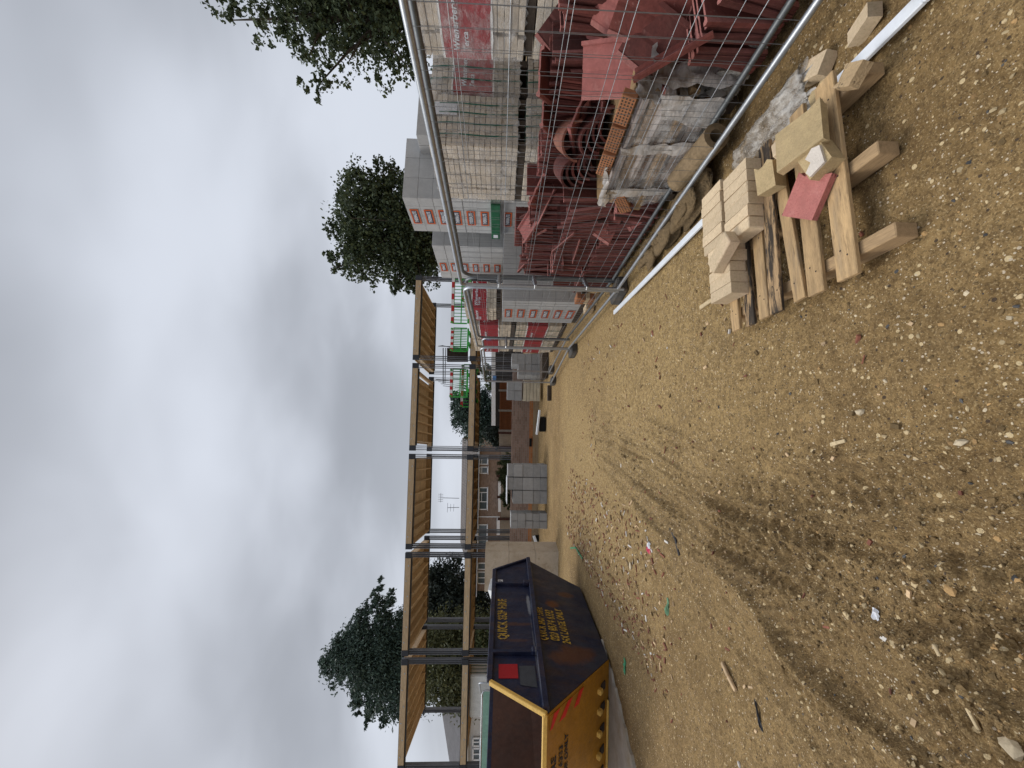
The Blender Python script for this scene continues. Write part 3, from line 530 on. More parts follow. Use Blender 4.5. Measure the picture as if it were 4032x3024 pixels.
# ------------------------------------------------------------------ site fence panels
def mesh_fence(label, x0, y0, x1, y1, h=2.0, corner=.14, group='wire mesh site fence panels', z0=.06, lean=0.0, net=False, fm=None):
    fm = fm or galv
    d = Vector((x1-x0, y1-y0, 0)); L = d.length; rz = math.atan2(d.y, d.x)
    t = thing('mesh_fence', label, 'fence', (x0, y0, 0), rz, group); t.rotation_euler = (lean, 0, rz)
    zb, zt = z0+.07, h
    arc = [(corner*(1-math.cos(a)), 0, zt-corner*(1-math.sin(a))) for a in np.linspace(0, PI/2, 6)]
    b = MB(); b.tube([(0, 0, z0)] + arc + [(L-x, 0, z) for x, y, z in arc[::-1]] + [(L, 0, z0)], .0205, 10)
    b.build('frame', fm, t)
    b = MB(); b.tube([(0, 0, zb), (L, 0, zb)], .019, 10); b.build('bottom_rail', fm, t)
    b = MB(); n = int(L/.105)
    for i in range(1, n):
        x = L*i/n; b.tube([(x, .004, zb-.02), (x, .004, zt+.02)], .00125, 4, caps=False)
    for z in np.linspace(zb+.22, zt-.2, 6):
        b.tube([(0, -.003, z), (L, -.003, z)], .0022, 4, 1, caps=False)
    b.build('wire_mesh', [wire_m, galv], t)
    if net:
        b = MB(); b.prism([(.03, .012, zb), (L-.03, .012, zb), (L-.03, .012, zt-.03), (.03, .012, zt-.03)], (0, .003, 0)); b.build('netting', netg, t)
    return t
def lp(a, b, t): return (a[0]+(b[0]-a[0])*t, a[1]+(b[1]-a[1])*t)
N0 = (1.86, 1.14); N1 = (1.165, 4.59); N2 = (.745, 7.83); N3 = (.06, 10.35)
F0 = (2.02, 1.30); F1 = (1.335, 4.80); F2 = (.97, 8.12); F3 = (.36, 10.75)
mesh_fence('nearest wire mesh fence panel beside the pallet, outer of the doubled pair', *N0, *N1, corner=.06)
mesh_fence('outer wire mesh fence panel next along, beside the labelled grey blocks', *lp(N1, N2, .02), *N2, h=1.98)
mesh_fence('farthest outer wire mesh fence panel ending near the loose grey blocks', *lp(N2, N3, .02), *N3, h=1.92)
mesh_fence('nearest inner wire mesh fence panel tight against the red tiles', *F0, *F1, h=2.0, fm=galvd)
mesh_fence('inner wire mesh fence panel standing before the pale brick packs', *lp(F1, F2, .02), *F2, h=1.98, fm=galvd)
mesh_fence('farthest inner wire mesh fence panel beyond the pale brick packs', *lp(F2, F3, .02), *F3, h=1.90)
def foot(label, x, y, rz):
    b = MB(); b.box((0, 0, .065), (.36, .20, .13), cham=.02)
    for sx in (-.12, .12): b.tube([(sx, 0, .128), (sx, 0, .134)], .027, 10, 1)
    t = b.build('fence_weight', [rubber, darkwood], None, (x, y, gh(x, y)-.005), (0, 0, rz)); tag(t, label, 'fence weight', 'rubber feet under the site fence')
fr = math.atan2(fv.y, fv.x)
foot('dark rubber fence foot at the join nearest the white strip end', 1.19, 4.80, fr+.15)
foot('dark rubber fence foot at the second join, below the red banded packs', .70, 7.86, fr+.1)
foot('dark rubber fence foot at the far end of the fence run', .10, 10.5, fr)
foot('dark rubber fence foot by the inner panel near the dark pallet boards', .42, 10.9, fr)
def clamp(label, p, q):
    b = MB(); p = Vector(p); q = Vector(q); b.bar(p, q, .05, .035, cham=.006); m_ = (p+q)/2; b.tube([m_+Vector((0, 0, -.03)), m_+Vector((0, 0, .035))], .010, 6)
    tag(b.build('fence_clamp', galv), label, 'clamp', 'bright clamps joining the fence panels')
clamp('bright clamp high on the nearest fence join', (1.155, 4.57, 1.55), (1.345, 4.82, 1.56)); clamp('bright clamp at mid height on the nearest fence join', (1.155, 4.57, 1.12), (1.345, 4.82, 1.13)); clamp('bright clamp low on the nearest fence join', (1.155, 4.57, .50), (1.345, 4.82, .50)); clamp('bright clamp on the second fence join', (.74, 7.80, 1.40), (.98, 8.1, 1.40))
# ------------------------------------------------------------------ white plastic trim strip
st_pts = [(.985, 5.14), (1.08, 4.35), (1.19, 3.45), (1.27, 2.8), (1.335, 2.3), (1.40, 1.80), (1.445, 1.36), (1.46, 1.05)]
b = MB()
for (p, q) in zip(st_pts[:-1], st_pts[1:]):
    zz_ = lambda s_: max(gh(*s_), -.01)+.016
    b.bar((*p, zz_(p)), (*q, zz_(q)), .055, .022, cham=.004)
tag(b.build('plastic_strip', white_pl), 'long straight white plastic strip lying along the fence and under the pallet', 'plastic strip')
# ------------------------------------------------------------------ pallet
PA = math.radians(8.6); PO = Vector((.50, 1.345, 0)); pe1 = Vector((math.cos(PA), math.sin(PA), 0)); pe2 = Vector((-math.sin(PA), math.cos(PA), 0))
pz = gh(.8, 1.9)
pal = thing('pallet', 'weathered wooden pallet with loose bricks on its far side, charred slat in the middle', 'pallet', (PO.x, PO.y, pz), PA)
for i, (x, w_) in enumerate(((.105, .085), (.46, .085), (.83, .09))):
    b = MB(); b.bar((x, .02 + .02*(i == 1) + .03*(i == 2), .045), (x, 1.05, .045), .058, .088, cham=.004); o = b.build('stringer', stringer_m, pal)
for i, (y, w_, x0, x1, zz, sk, mt, lab) in enumerate(((.205, .098, -.005, .93, .107, .0, pallet_m, None), (.365, .09, -.01, .93, .107, .0, pallet_m, None), (.50, .07, .0, .90, .103, .035, pallet_m, None), (.585, .085, -.02, .92, .126, -.012, pallet_b, 'charred slat'), (.71, .078, -.01, .93, .107, .0, pallet_m, None), (.835, .075, -.015, .92, .107, .01, pallet_b, None), (.96, .075, -.005, .93, .107, .0, pallet_m, None))):
    b = MB(); b.bar((x0, y-sk, zz), (x1, y+sk, zz), w_, .021, cham=.003)
    for s_ in (.105, .46, .83):
        for dx in (-.015, .015): b.tube([(s_+dx, y+dx, zz+.010), (s_+dx, y+dx, zz+.0118)], .004, 6, 1)
    o = b.build('slat', [mt, darkwood], pal)
    if lab: o['label'] = lab
TOPZ = pz+.118
def brick_mesh(name, d, cham, mat, frog=False, broken=0.0, seed=0):
    r = random.Random(seed); b = MB()
    if broken:                                                    # one end snapped off unevenly
        n = 4; hx, hy, hz = d[0]/2, d[1]/2, d[2]/2; vs = []; fs = []
        for iy in range(n+1):
            for iz in range(n+1):
                vs.append(Vector((hx - broken*d[0]*r.random(), -hy + d[1]*iy/n, -hz + d[2]*iz/n)))
        o = len(vs)
        for iy in range(n+1):
            for iz in range(n+1): vs.append(Vector((-hx, -hy + d[1]*iy/n, -hz + d[2]*iz/n)))
        k = lambda s_, y, z: s_*o + y*(n+1)+z
        for y in range(n):
            for z in range(n): fs += [(k(0,y,z), k(0,y+1,z), k(0,y+1,z+1), k(0,y,z+1)), (k(1,y,z), k(1,y,z+1), k(1,y+1,z+1), k(1,y+1,z))]
        for t in range(n): fs += [(k(0,t,n), k(0,t+1,n), k(1,t+1,n), k(1,t,n)), (k(0,t,0), k(1,t,0), k(1,t+1,0), k(0,t+1,0)), (k(0,0,t), k(0,0,t+1), k(1,0,t+1), k(1,0,t)), (k(0,n,t), k(1,n,t), k(1,n,t+1), k(0,n,t+1))]
        b.add(vs, fs)
    else: b.box((0, 0, 0), d, None, 0, cham, .0008)
    return b.mesh(name, [mat])
bm0 = [brick_mesh('brick', (.215, .063, .1025), .005, sand, seed=s_, broken=(0, .03, .022)[s_]) for s_ in range(3)]
# brick rows on edge: headers face the camera
fL, fR = Vector((.865, 2.02, 0)), Vector((1.245, 2.06, 0)); bd = (fR-fL).normalized(); bp_ = Vector((-bd.y, bd.x, 0)); ang = math.atan2(bp_.y, bp_.x)
ordn = ['first', 'second', 'third', 'fourth', 'fifth', 'sixth', 'seventh', 'eighth', 'ninth', 'tenth', 'eleventh']
for i in range(6):
    c = fL + bd*(.0665*(i+.5)) + bp_*(.11+random.uniform(-.006, .006)); o = put('brick', bm0[i % 3], None, (c.x, c.y, TOPZ+.0525), (0, 0, ang+random.uniform(-.015, .015))); tag(o, 'buff brick on edge in the front row on the pallet, %s from the left' % ordn[i], 'brick', 'buff bricks stacked on the pallet')
bk = Vector((.545, 2.185, 0))
for i in range(11):
    c = bk + bd*(.0668*(i+.5)) + bp_*(.10+random.uniform(-.007, .007)); off = bp_*(.06 if i > 4 else 0)
    o = put('brick', bm0[(i+1) % 3], None, (c.x+off.x, c.y+off.y, TOPZ+.0525), (0, 0, ang+random.uniform(-.015, .015))); tag(o, 'buff brick on edge in the back row on the pallet, %s from the left' % ordn[i], 'brick', 'buff bricks stacked on the pallet')
o = put('brick', bm0[0], None, (.785, 2.205, TOPZ+.1025+.033), (PI/2, 0, ang+.55)); tag(o, 'single buff brick lying askew on top of the brick rows', 'brick', 'buff bricks stacked on the pallet')
def loose(name, label, cat, d, pos, rot, mat, broken=0.0, seed=1, group=None, cham=.005, extra=None):
    o = put(name, brick_mesh(name, d, cham, mat, broken=broken, seed=seed), None, pos, rot); tag(o, label, cat, group)
    if extra: extra(o)
    return o
PB = 'broken pieces on and around the pallet'
loose('half_brick', 'broken sandy half block leaning at the right end of the front brick row', 'block', (.16, .10, .075), (1.085, 1.925, TOPZ+.065), (.25, -.12, PA-.1), sandslab, .3, 3, PB)
loose('pink_slab', 'square pinkish red clay slab lying tilted on the pallet slats', 'slab', (.19, .185, .028), (.885, 1.72, TOPZ+.030), (.10, .06, -.50), pinkslab, .12, 8, PB, .004)
def mortar(o):
    b = MB(); b.prism([(-.072, -.03, 0), (.01, -.048, 0), (.03, -.02, 0), (.015, .02, 0), (-.02, .01, 0), (-.04, .045, 0), (-.072, .04, 0)], (0, 0, .014)); b.build('mortar_patch', paperm_m, o, (0, .0, .036))
paperm_m = M('pale mortar', (.62, .55, .47), .9, .1, 20, .5, 120)
loose('broken_block', 'sandy broken block with a pale mortar patch, leaning over the pink slab', 'block', (.145, .105, .075), (1.005, 1.635, TOPZ+.05), (.15, -.12, .45), sandslab, .2, 5, PB, extra=mortar)
loose('concrete_slab_piece', 'large square sandy slab tilted over the right end of the pallet slats', 'slab', (.22, .205, .04), (1.135, 1.70, TOPZ+.085), (.28, .12, .25), sandslab, .10, 6, PB)
loose('hollow_brick', 'small pale brick with a hollow face behind the large sandy slab', 'brick', (.12, .085, .07), (1.185, 1.845, TOPZ+.05), (.3, .3, .6), sand, 0, 7, PB)
loose('frogged_lump', 'chunk of sandy block with dark pits on the right hand stringer end', 'block', (.115, .085, .045), (1.285, 1.535, pz+.125), (.2, .1, 1.0), M('pitted sandy block', (.44, .31, .17), .92, .2, 14, .9, 60, stains=((26, .58, .64, (.06, .045, .03), .8),), bdist=.01), .25, 9, PB)
loose('brick_piece', 'mossy yellowish brick piece between the pallet and the fence', 'brick', (.12, .09, .06), (1.415, 1.80, gh(1.4, 1.8)+.035), (.2, .1, .4), sandslab, .3, 10, PB)
loose('loose_brick', 'buff brick with broken corner on the mud by the fence, right of the pallet', 'brick', (.15, .10, .06), (1.585, 1.86, gh(1.58, 1.86)+.035), (.15, .05, 1.2), sand, .12, 11, 'loose buff bricks on the mud')
loose('loose_brick', 'buff brick half sunk in the mud beside the black sack', 'brick', (.125, .075, .055), (1.57, 1.61, gh(1.57, 1.61)+.03), (.12, .2, 1.75), sand, .05, 12, 'loose buff bricks on the mud')
# ------------------------------------------------------------------ black sack, polythene, sandbags by the fence foot
def blob(name, label, cat, c, r, mat, seed, group=None, wob=.25, rz=0.0, n=18):
    rr = random.Random(seed); vs = []; fs = []; ph = [(rr.uniform(0, 6), rr.uniform(1, 4), rr.uniform(1, 4)) for _ in range(6)]; m_ = n//2
    for i in range(m_+1):
        th = PI*i/m_
        for j in range(n):
            a = 2*PI*j/n; q = 1 + wob*sum(math.sin(p[1]*a + p[2]*th*2 + p[0]) for p in ph)/4
            sq = lambda v_: math.copysign(abs(v_)**.75, v_)
            vs.append(Vector((sq(math.sin(th)*math.cos(a))*r[0]*q, sq(math.sin(th)*math.sin(a))*r[1]*q, sq(math.cos(th))*r[2]*(1+.5*wob*math.sin(3*a+ph[0][0])))))
    for i in range(m_):
        for j in range(n): fs.append((i*n+j, (i+1)*n+j, (i+1)*n+(j+1) % n, i*n+(j+1) % n))
    b = MB(); b.add(vs, fs, 0, True); return tag(b.build(name, mat, None, c, (0, 0, rz)), label, cat, group)
blob('rubbish_sack', 'black plastic sack on the mud at the right edge, behind the white strip', 'sack', (1.60, 1.335, .06), (.16, .10, .085), blackpl, 5, wob=.3)
for k_, (x, y, r_, lab) in enumerate(((1.45, 3.05, (.25, .13, .08), 'muddy brown sandbag against the fence beside the wrapped stack'), (1.40, 3.46, (.22, .12, .075), 'muddy brown sandbag in the middle of the row at the fence foot'), (1.33, 3.85, (.2, .11, .07), 'muddy brown sandbag farthest along the fence foot'))):
    blob('sandbag', lab, 'sandbag', (x, y, .05), r_, hess, 20+k_, 'sandbags along the fence foot', .34, fr, n=30)
def drape(name, label, cat, x, y, sx, sy, rz, hgt, seed, mat, base=0.0, n=26, group=None):
    r = random.Random(seed); g_ = np.linspace(-.5, .5, n); U, V = np.meshgrid(g_, g_, indexing='ij'); Hh = np.zeros_like(U)
    for _ in range(14):
        a = r.uniform(0, PI); f_ = r.uniform(4, 22); Hh += (1-np.abs(np.sin((U*math.cos(a)+V*math.sin(a))*f_ + r.uniform(0, 6))))**2*r.uniform(.2, 1)/(f_*.12)
    Hh = Hh/Hh.max(); edge = np.clip((.5-np.maximum(np.abs(U), np.abs(V)))*5, 0, 1); jr = np.array([[r.uniform(-.02, .02) for _ in range(n)] for _ in range(n)])
    edge_r = 1 - .3*np.array([[r.random() for _ in range(n)] for _ in range(n)])*(edge < .2)
    X = (U*sx*math.cos(rz) - V*sy*math.sin(rz))*edge_r + x + jr*sx; Y = (U*sx*math.sin(rz) + V*sy*math.cos(rz))*edge_r + y + jr.T*sy; Z = base + Hh*hgt*(.25+.75*edge) + .008
    b = MB(); vs = list(zip(X.ravel(), Y.ravel(), Z.ravel())); fs = [(i*n+j, (i+1)*n+j, (i+1)*n+j+1, i*n+j+1) for i in range(n-1) for j in range(n-1)]; b.add(vs, fs, 0, True); return tag(b.build(name, mat), label, cat, group)
drape('polythene_sheet', 'crumpled grey polythene sheet on the mud between the fence and the pallet', 'plastic sheet', 1.47, 2.16, .30, .66, .19, .11, 31, poly)
drape('polythene_sheet', 'crumpled grey polythene gathered under the wrapped stack, behind the fence', 'plastic sheet', 1.99, 2.33, .20, .50, .19, .34, 32, poly)
# beige roll with a hole, end on
b = MB(); ax0 = Vector((1.66, 2.50, .13)); ax1 = ax0 + fv*.55 + gv*.1
for (ro_, ri_) in ((.085, .045),):
    d_ = (ax1-ax0).normalized(); yv = d_.orthogonal().normalized(); zv = d_.cross(yv); n_ = 20; vs = []
    for p in (ax0, ax1):
        for rr_ in (ro_, ri_):
            for j in range(n_): vs.append(p + (yv*math.cos(2*PI*j/n_) + zv*math.sin(2*PI*j/n_))*rr_)
    fs = []
    for j in range(n_):
        k_ = (j+1) % n_; fs += [(j, k_, n_+k_, n_+j), (2*n_+j, 3*n_+j, 3*n_+k_, 2*n_+k_), (j, 2*n_+j, 2*n_+k_, k_), (n_+j, n_+k_, 3*n_+k_, 3*n_+j)]
    b.add(vs, fs, 0, False)
tag(b.build('membrane_roll', logw), 'beige hollow roll lying behind the bottom fence rail', 'roll')
# ------------------------------------------------------------------ wrapped stack of boards behind the fence
wsO = Vector((1.86, 2.42, 0)); ws = thing('wrapped_board_stack', 'sagging stack of wooden boards in torn white film behind the fence', 'board stack', wsO, fr-PI/2)
woodA = M('ochre board edge', (.30, .19, .09), .85, .4, 5, .6, 60, stretch=(1, .3, 4), stains=((5, .5, .62, (.13, .075, .035), .8), (9, .6, .7, (.45, .40, .34), .7))); woodB = M('brown board edge', (.19, .105, .055), .85, .4, 5, .6, 60, stretch=(1, .3, 4), stains=((6, .55, .68, (.40, .34, .28), .7),)); filmB = M('grubby white board wrap', (.42, .37, .34), .5, .3, 7, .7, 22, stretch=(1, .4, 2), stains=((5, .5, .62, (.20, .12, .06), .8),))
b = MB()
for y in (.1, .55, 1.0): b.box((.32, y, .065), (.6, .09, .12), None, 0)
b.build('base', darkwood, ws)
z = .13
for i, (h_, mt, dx) in enumerate(((.10, woodB, 0), (.05, filmB, .02), (.07, woodA, -.01), (.04, filmB, .03), (.055, woodB, .02), (.05, filmB, .0), (.075, woodA, .03), (.06, filmB, .01), (.045, woodA, .05))):
    R = Euler((random.uniform(-.03, .03), random.uniform(-.02, .05), random.uniform(-.06, .06))).to_matrix()
    b = MB(); b.box((.32+dx, .55+random.uniform(-.03, .03), z+h_/2), (.64+random.uniform(-.02, .02), 1.08+random.uniform(-.10, .06), h_*.93), R, 0, .006, .012); b.build('board', mt, ws); z += h_
wz = z
def filmpiece(name, pts, nu, nv, seed, amp, mat, parent):
    r = random.Random(seed); P = [Vector(p) for p in pts]; vs = []; nrm = (P[1]-P[0]).cross(P[3]-P[0]).normalized()
    for i in range(nu+1):
        for j in range(nv+1):
            u, v = i/nu, j/nv; p = P[0]*(1-u)*(1-v) + P[1]*u*(1-v) + P[2]*u*v + P[3]*(1-u)*v
            e = .02*r.uniform(-1, 1) if i in (0, nu) or j in (0, nv) else 0
            vs.append(p + nrm*(abs(math.sin(u*9+seed)+math.sin(v*13+u*5+seed*2))*amp*.5 + r.uniform(0, amp)) + (P[1]-P[0])*e + (P[3]-P[0])*e)
    fs = [(i*(nv+1)+j, (i+1)*(nv+1)+j, (i+1)*(nv+1)+j+1, i*(nv+1)+j+1) for i in range(nu) for j in range(nv)]
    b = MB(); b.add(vs, fs, 0, True); return b.build(name, mat, parent)
torn = M('torn white film', (.46, .43, .40), .32, .35, 8, .8, 24, stretch=(1, .35, 1.6), spec=.6, stains=((3.5, .48, .6, (.24, .17, .10), .75),))
filmpiece('torn_film', [(.26, -.06, wz-.06), (-.02, -.03, wz-.06), (.0, -.05, .06), (.28, -.20, .02)], 12, 12, 9, .04, torn, ws)
filmpiece('torn_film', [(-.02, -.03, .10), (-.03, -.02, wz-.12), (-.03, .14, wz-.20), (-.02, .22, .08)], 10, 10, 1, .02, torn, ws)
filmpiece('torn_film', [(-.05, .02, wz-.16), (-.02, -.02, wz+.02), (.16, -.03, wz+.01), (.16, -.02, wz-.14)], 9, 9, 2, .02, torn, ws)
filmpiece('torn_film', [(-.04, .80, .10), (-.04, .80, wz), (-.03, .93, wz+.01), (-.03, .88, .09)], 10, 4, 3, .02, torn, ws)
filmpiece('torn_film', [(-.02, -.03, wz-.25), (.5, -.04, wz-.2), (.5, -.03, .2), (.0, -.03, .12)], 10, 8, 4, .03, torn, ws)
filmpiece('torn_film', [(-.045, .30, .10), (-.05, .36, wz), (-.045, .43, wz), (-.04, .42, .10)], 12, 4, 5, .025, torn, ws)
filmpiece('wrap_film', [(-.03, .02, .10), (-.03, .02, wz-.05), (-.03, 1.02, wz-.06), (-.03, 1.0, .10)], 14, 22, 6, .02, clearwrap, ws)
filmpiece('torn_film', [(-.05, .62, wz+.01), (-.02, .60, wz+.03), (-.03, 1.05, wz-.02), (-.06, 1.02, wz-.10)], 6, 14, 7, .03, torn, ws)
def airbrick(label, loc, tilt, spin=0.0):
    d = (.215, .10, .065); b = MB(); b.box((0, 0, 0), d, None, 0, .004)
    for i in range(9):
        for j in range(4):
            x = -.09+.0225*i; y = -.034+.0225*j
            for s_ in (1, -1): b.box((x, y, s_*.033), (.011, .011, .0024), None, 1)
    t = b.build('airbrick', [terra, darkwood]); zz_ = (-gv*math.cos(tilt) + Vector((0, 0, 1))*math.sin(tilt)).normalized(); xx_ = (fv*math.cos(spin) + Vector((0, 0, 1))*math.sin(spin)); xx_ = (xx_ - zz_*xx_.dot(zz_)).normalized(); m4 = Matrix((xx_, zz_.cross(xx_), zz_)).transposed().to_4x4(); m4.translation = loc; t.matrix_world = m4; tag(t, label, 'airbrick', 'perforated terracotta airbricks')
wl = lambda x, y, z: wsO + Matrix.Rotation(fr-PI/2, 3, 'Z') @ Vector((x, y, z))
for i, (q, lab) in enumerate((((.03, .14, wz+.045), 'perforated terracotta brick on the wrapped stack, nearest the camera'), ((.03, .38, wz+.042), 'perforated terracotta brick in the middle of the wrapped stack top'), ((.02, .62, wz+.042), 'perforated terracotta brick at the far end of the wrapped stack top'), ((-.03, 1.02, .46), 'perforated terracotta brick fallen beside the far end of the wrapped stack'))):
    airbrick(lab, wl(*q), .35 if i < 3 else .1, 0.0 if i < 3 else -.6)
# ------------------------------------------------------------------ red roof tiles: standing rows, broad leaning ones, ridge tiles
def tile_mesh(name, wd=.33, hg=.42, th=.014, lip=.020, mat=redtile):
    pf = [(-wd/2, 0), (-wd/2+.03, 0), (-wd/2+.036, .004), (-.02, .004), (0, .010), (.02, .004), (wd/2-.03, .004), (wd/2-.022, -lip), (wd/2, -lip), (wd/2, .012), (wd/2-.04, th+.004), (.03, th+.004), (0, th+.010), (-.03, th+.004), (-wd/2+.04, th+.004), (-wd/2+.03, th+lip), (-wd/2+.012, th+lip), (-wd/2, th)]
    b = MB(); b.prism([(x, y, 0) for x, y in pf], (0, 0, hg)); b.m[0] = 1; b.m[1] = 1; b.m[2+16] = 1; b.m[2+7] = 1; return b.mesh(name, [mat, tedge])
tmesh = [tile_mesh('roof_tile'), tile_mesh('roof_tile', .325, .40), tile_mesh('roof_tile', .33, .415, .013)]; pmesh = tile_mesh('roof_tile', .33, .42, .016, .02, pinktile)
n_t = 0
def lean_profile(n, seed):
    r = random.Random(seed); a = []; cur = r.uniform(-.1, .1)
    for i in range(n):
        if r.random() < .14: cur = r.uniform(-.30, .26)
        a.append(cur + r.uniform(-.015, .015))
    return a
def tile_row(p, q, z0, n, label, seed, yaw=0.0, along=True, lay=False):
    global n_t
    p = Vector((*p, 0)); q = Vector((*q, 0)); d = (q-p).normalized(); rz = math.atan2(d.y, d.x) - PI/2; ln = lean_profile(n, seed); r = random.Random(seed)
    for i in range(n):
        c = p + (q-p)*(i/(n-1)); me = tmesh[i % 3] if r.random() > .04 else pmesh; e = Euler((ln[i], r.gauss(0, .025), rz + yaw + r.gauss(0, .05)), 'XYZ')
        o = put('roof_tile', me, None, (c.x + gv.x*r.gauss(0, .010), c.y + gv.y*r.gauss(0, .010), z0 + r.uniform(-.006, .012) + (r.uniform(.02, .09) if r.random() < .05 else 0)), e)
        if lay: o.rotation_euler = (ln[i], PI/2 + r.gauss(0, .02), rz + yaw); o.location.z = z0 + .165
        tag(o, label, 'roof tile', 'red roof tiles stacked behind the fence'); n_t += 1
tile_row((2.16, 1.72), (2.05, 2.30), .04, 18, 'red roof tile with curved lip standing in the row nearest the camera', 1, yaw=.0)
tile_row((1.83, 3.55), (1.53, 5.35), .04, 60, 'red roof tile on edge in the bottom row behind the sandbags', 2)
tile_row((1.90, 3.60), (1.58, 5.30), .47, 58, 'red roof tile on edge in the middle row behind the sandbags', 3)
tile_row((2.60, 2.85), (2.18, 4.30),   .76, 38, 'red roof tile on edge in the top row before the pale brick packs', 4)
tile_row((2.10, 4.0), (1.75, 5.6), .80, 38, 'red roof tile on edge in the top row before the labelled grey blocks', 5)
tile_row((2.75, 2.05), (2.62, 2.75), .72, 22, 'red roof tile on edge high at the right edge of the photo', 6, yaw=.12)
rr_t = random.Random(99)
for i in range(20):                                                # strays tipped over the tops of the rows
    t_ = rr_t.random(); x0, y0, x1, y1, z_ = rr_t.choice(((1.86, 3.55, 1.54, 5.3, .42), (1.92, 3.55, 1.60, 5.3, .72), (2.14, 3.9, 1.82, 5.4, 1.06), (2.62, 2.9, 2.24, 4.3, 1.02), (2.35, 3.0, 2.1, 3.8, .80)))
    o = put('roof_tile', rr_t.choice(tmesh + [pmesh]), None, (x0+(x1-x0)*t_+rr_t.uniform(-.10, .08), y0+(y1-y0)*t_, z_+rr_t.uniform(-.03, .03)), (rr_t.choice((-1.45, -1.2, -1.0, 1.2, 1.35))+rr_t.uniform(-.2, .2), rr_t.uniform(-.5, .5), rr_t.uniform(-.6, .8)))
    tag(o, 'red roof tile tipped loose over the tops of the standing rows', 'roof tile', 'red roof tiles stacked behind the fence'); n_t += 1
# hidden mass that carries the upper rows
b = MB()
def mass_row(p, q, z0, n, seed):
    p = Vector((*p, 0)); q = Vector((*q, 0)); d = (q-p).normalized(); r = random.Random(seed); ln = lean_profile(n, seed)
    for i in range(n):
        c = p + (q-p)*(i/(n-1)); R = Euler((ln[i], 0, math.atan2(d.y, d.x)-PI/2)).to_matrix(); b.box(c+Vector((0, 0, z0+.2)), (.33, .017, .40), R)
        b.box(c+Vector((0, 0, z0+.2))+R @ Vector((-.155, .01, 0)), (.02, .03, .40), R)
for k_, (p, q, z0) in enumerate((((2.14, 3.65), (1.98, 4.5), .0), ((2.20, 3.65), (2.0, 4.9), .38), ((2.66, 2.6), (2.3, 4.4), .34), ((2.66, 2.6), (2.3, 4.4), .0), ((1.90, 4.1), (1.62, 5.7), .36), ((2.55, 1.75), (2.40, 2.6), .05), ((2.55, 1.75), (2.40, 2.6), .36), ((2.85, 1.8), (2.75, 2.6), .31), ((2.50, 3.0), (2.15, 4.4), .70))): mass_row(p, q, z0, 34, 40+k_)
tag(b.build('roof_tile_heap', redtile_i), 'red roof tiles packed behind and under the front rows', 'roof tiles', 'red roof tiles stacked behind the fence', 'stuff')
def face_tile(label, X, Y, d, nrm, spin, me=None, sc=1.0):
    p = A(X, Y, d); n_ = Vector(nrm).normalized(); x = Vector((0, 0, 1)).cross(n_).normalized(); y = n_.cross(x); R = Matrix((x, -n_, y)).transposed() @ Matrix.Rotation(spin, 3, 'Y')
    o = put('roof_tile', me or tmesh[0]); m4 = R.to_4x4(); m4.translation = p - R @ Vector((0, 0, .21)); o.matrix_world = m4; tag(o, label, 'roof tile', 'red roof tiles lying broad side out')
face_tile('broad dark red tile leaning back above the torn white film', 2590, 180, 2.36, (-.55, -.75, .55), .5)
face_tile('pale red tile face with clipped corner leaning over the wrapped stack', 2395, 275, 2.62, (-.6, -.6, .75), -.15, pmesh)
face_tile('dark red tile tilted at the top of the heap beneath the shaded brick pack', 2230, 150, 3.1, (-.45, -.8, .3), .75)
face_tile('pale red tile corner wedged between the top row and the wide dark tile', 2300, 170, 2.9, (-.3, -.5, .9), .9, pmesh)
face_tile('pale red tile lying on edge at the right border above the torn film', 2450, 40, 2.45, (-.75, -.35, .8), .1, pmesh)
face_tile('long narrow red tile edge leaning over the lipped row', 2640, 210, 2.2, (.75, -.5, .5), .35)
face_tile('red tile lying flat on the far end of the heap', 2360, 870, 4.0, (-.5, -.6, .7), .3)
face_tile('red tile corner poking out below the fallen airbrick', 2490, 800, 3.75, (-.5, -.7, .5), .8, pmesh)
face_tile('red tile face at the right border among the shaded rows', 2560, 60, 2.3, (-.8, -.5, .3), .2)
def ridge(label, p, ax, nz=0.0, r_=.135, L=.36, mat=redtile):
    b = MB(); ax = Vector(ax).normalized(); s_ = Vector((0, 0, 1)).cross(ax).normalized(); u_ = ax.cross(s_); n_ = 14; vs = []; fs = []
    for e in (0, L):
        for rr_ in (r_, r_-.017):
            for j in range(n_+1): a = PI*j/n_; vs.append(ax*e + s_*math.cos(a)*rr_ + u_*math.sin(a)*rr_)
    k = n_+1
    for j in range(n_): fs += [(j, j+1, 2*k+j+1, 2*k+j), (k+j, 3*k+j, 3*k+j+1, k+j+1), (j, k+j, k+j+1, j+1), (2*k+j, 2*k+j+1, 3*k+j+1, 3*k+j)]
    fs += [(0, 2*k, 3*k, k), (n_, k+n_, 3*k+n_, 2*k+n_)]
    b.add(vs, fs); o = b.build('ridge_tile', mat, None, p); tag(o, label, 'ridge tile', 'half round ridge tiles')
rd = (.62, .76, .08); brownred = M('browned ridge tile', (.20, .075, .05), .85, .3, 6, .4, 60, stains=((4, .5, .7, (.26, .13, .07), .7),), bdist=.004)
rp = A(2330, 560, 3.15)
ridge('large browned half round ridge tile lying open end out on the red heap', rp + Vector((-.0, 0, .10)), rd, r_=.15, L=.40, mat=brownred)
for i in range(4): ridge('red ridge tile in the nest below the large browned one, %s from top' % ordn[i], rp + Vector((-.02+.03*i, -.05-.02*i, -.02-.045*i)), rd, r_=.13)
rp2 = A(2290, 690, 3.35)
for i in range(5): ridge('red ridge tile in the nest beside the pale top row, %s from top' % ordn[i], rp2 + Vector((.0+.02*i, -.02*i, .06-.045*i)), rd, r_=.125)
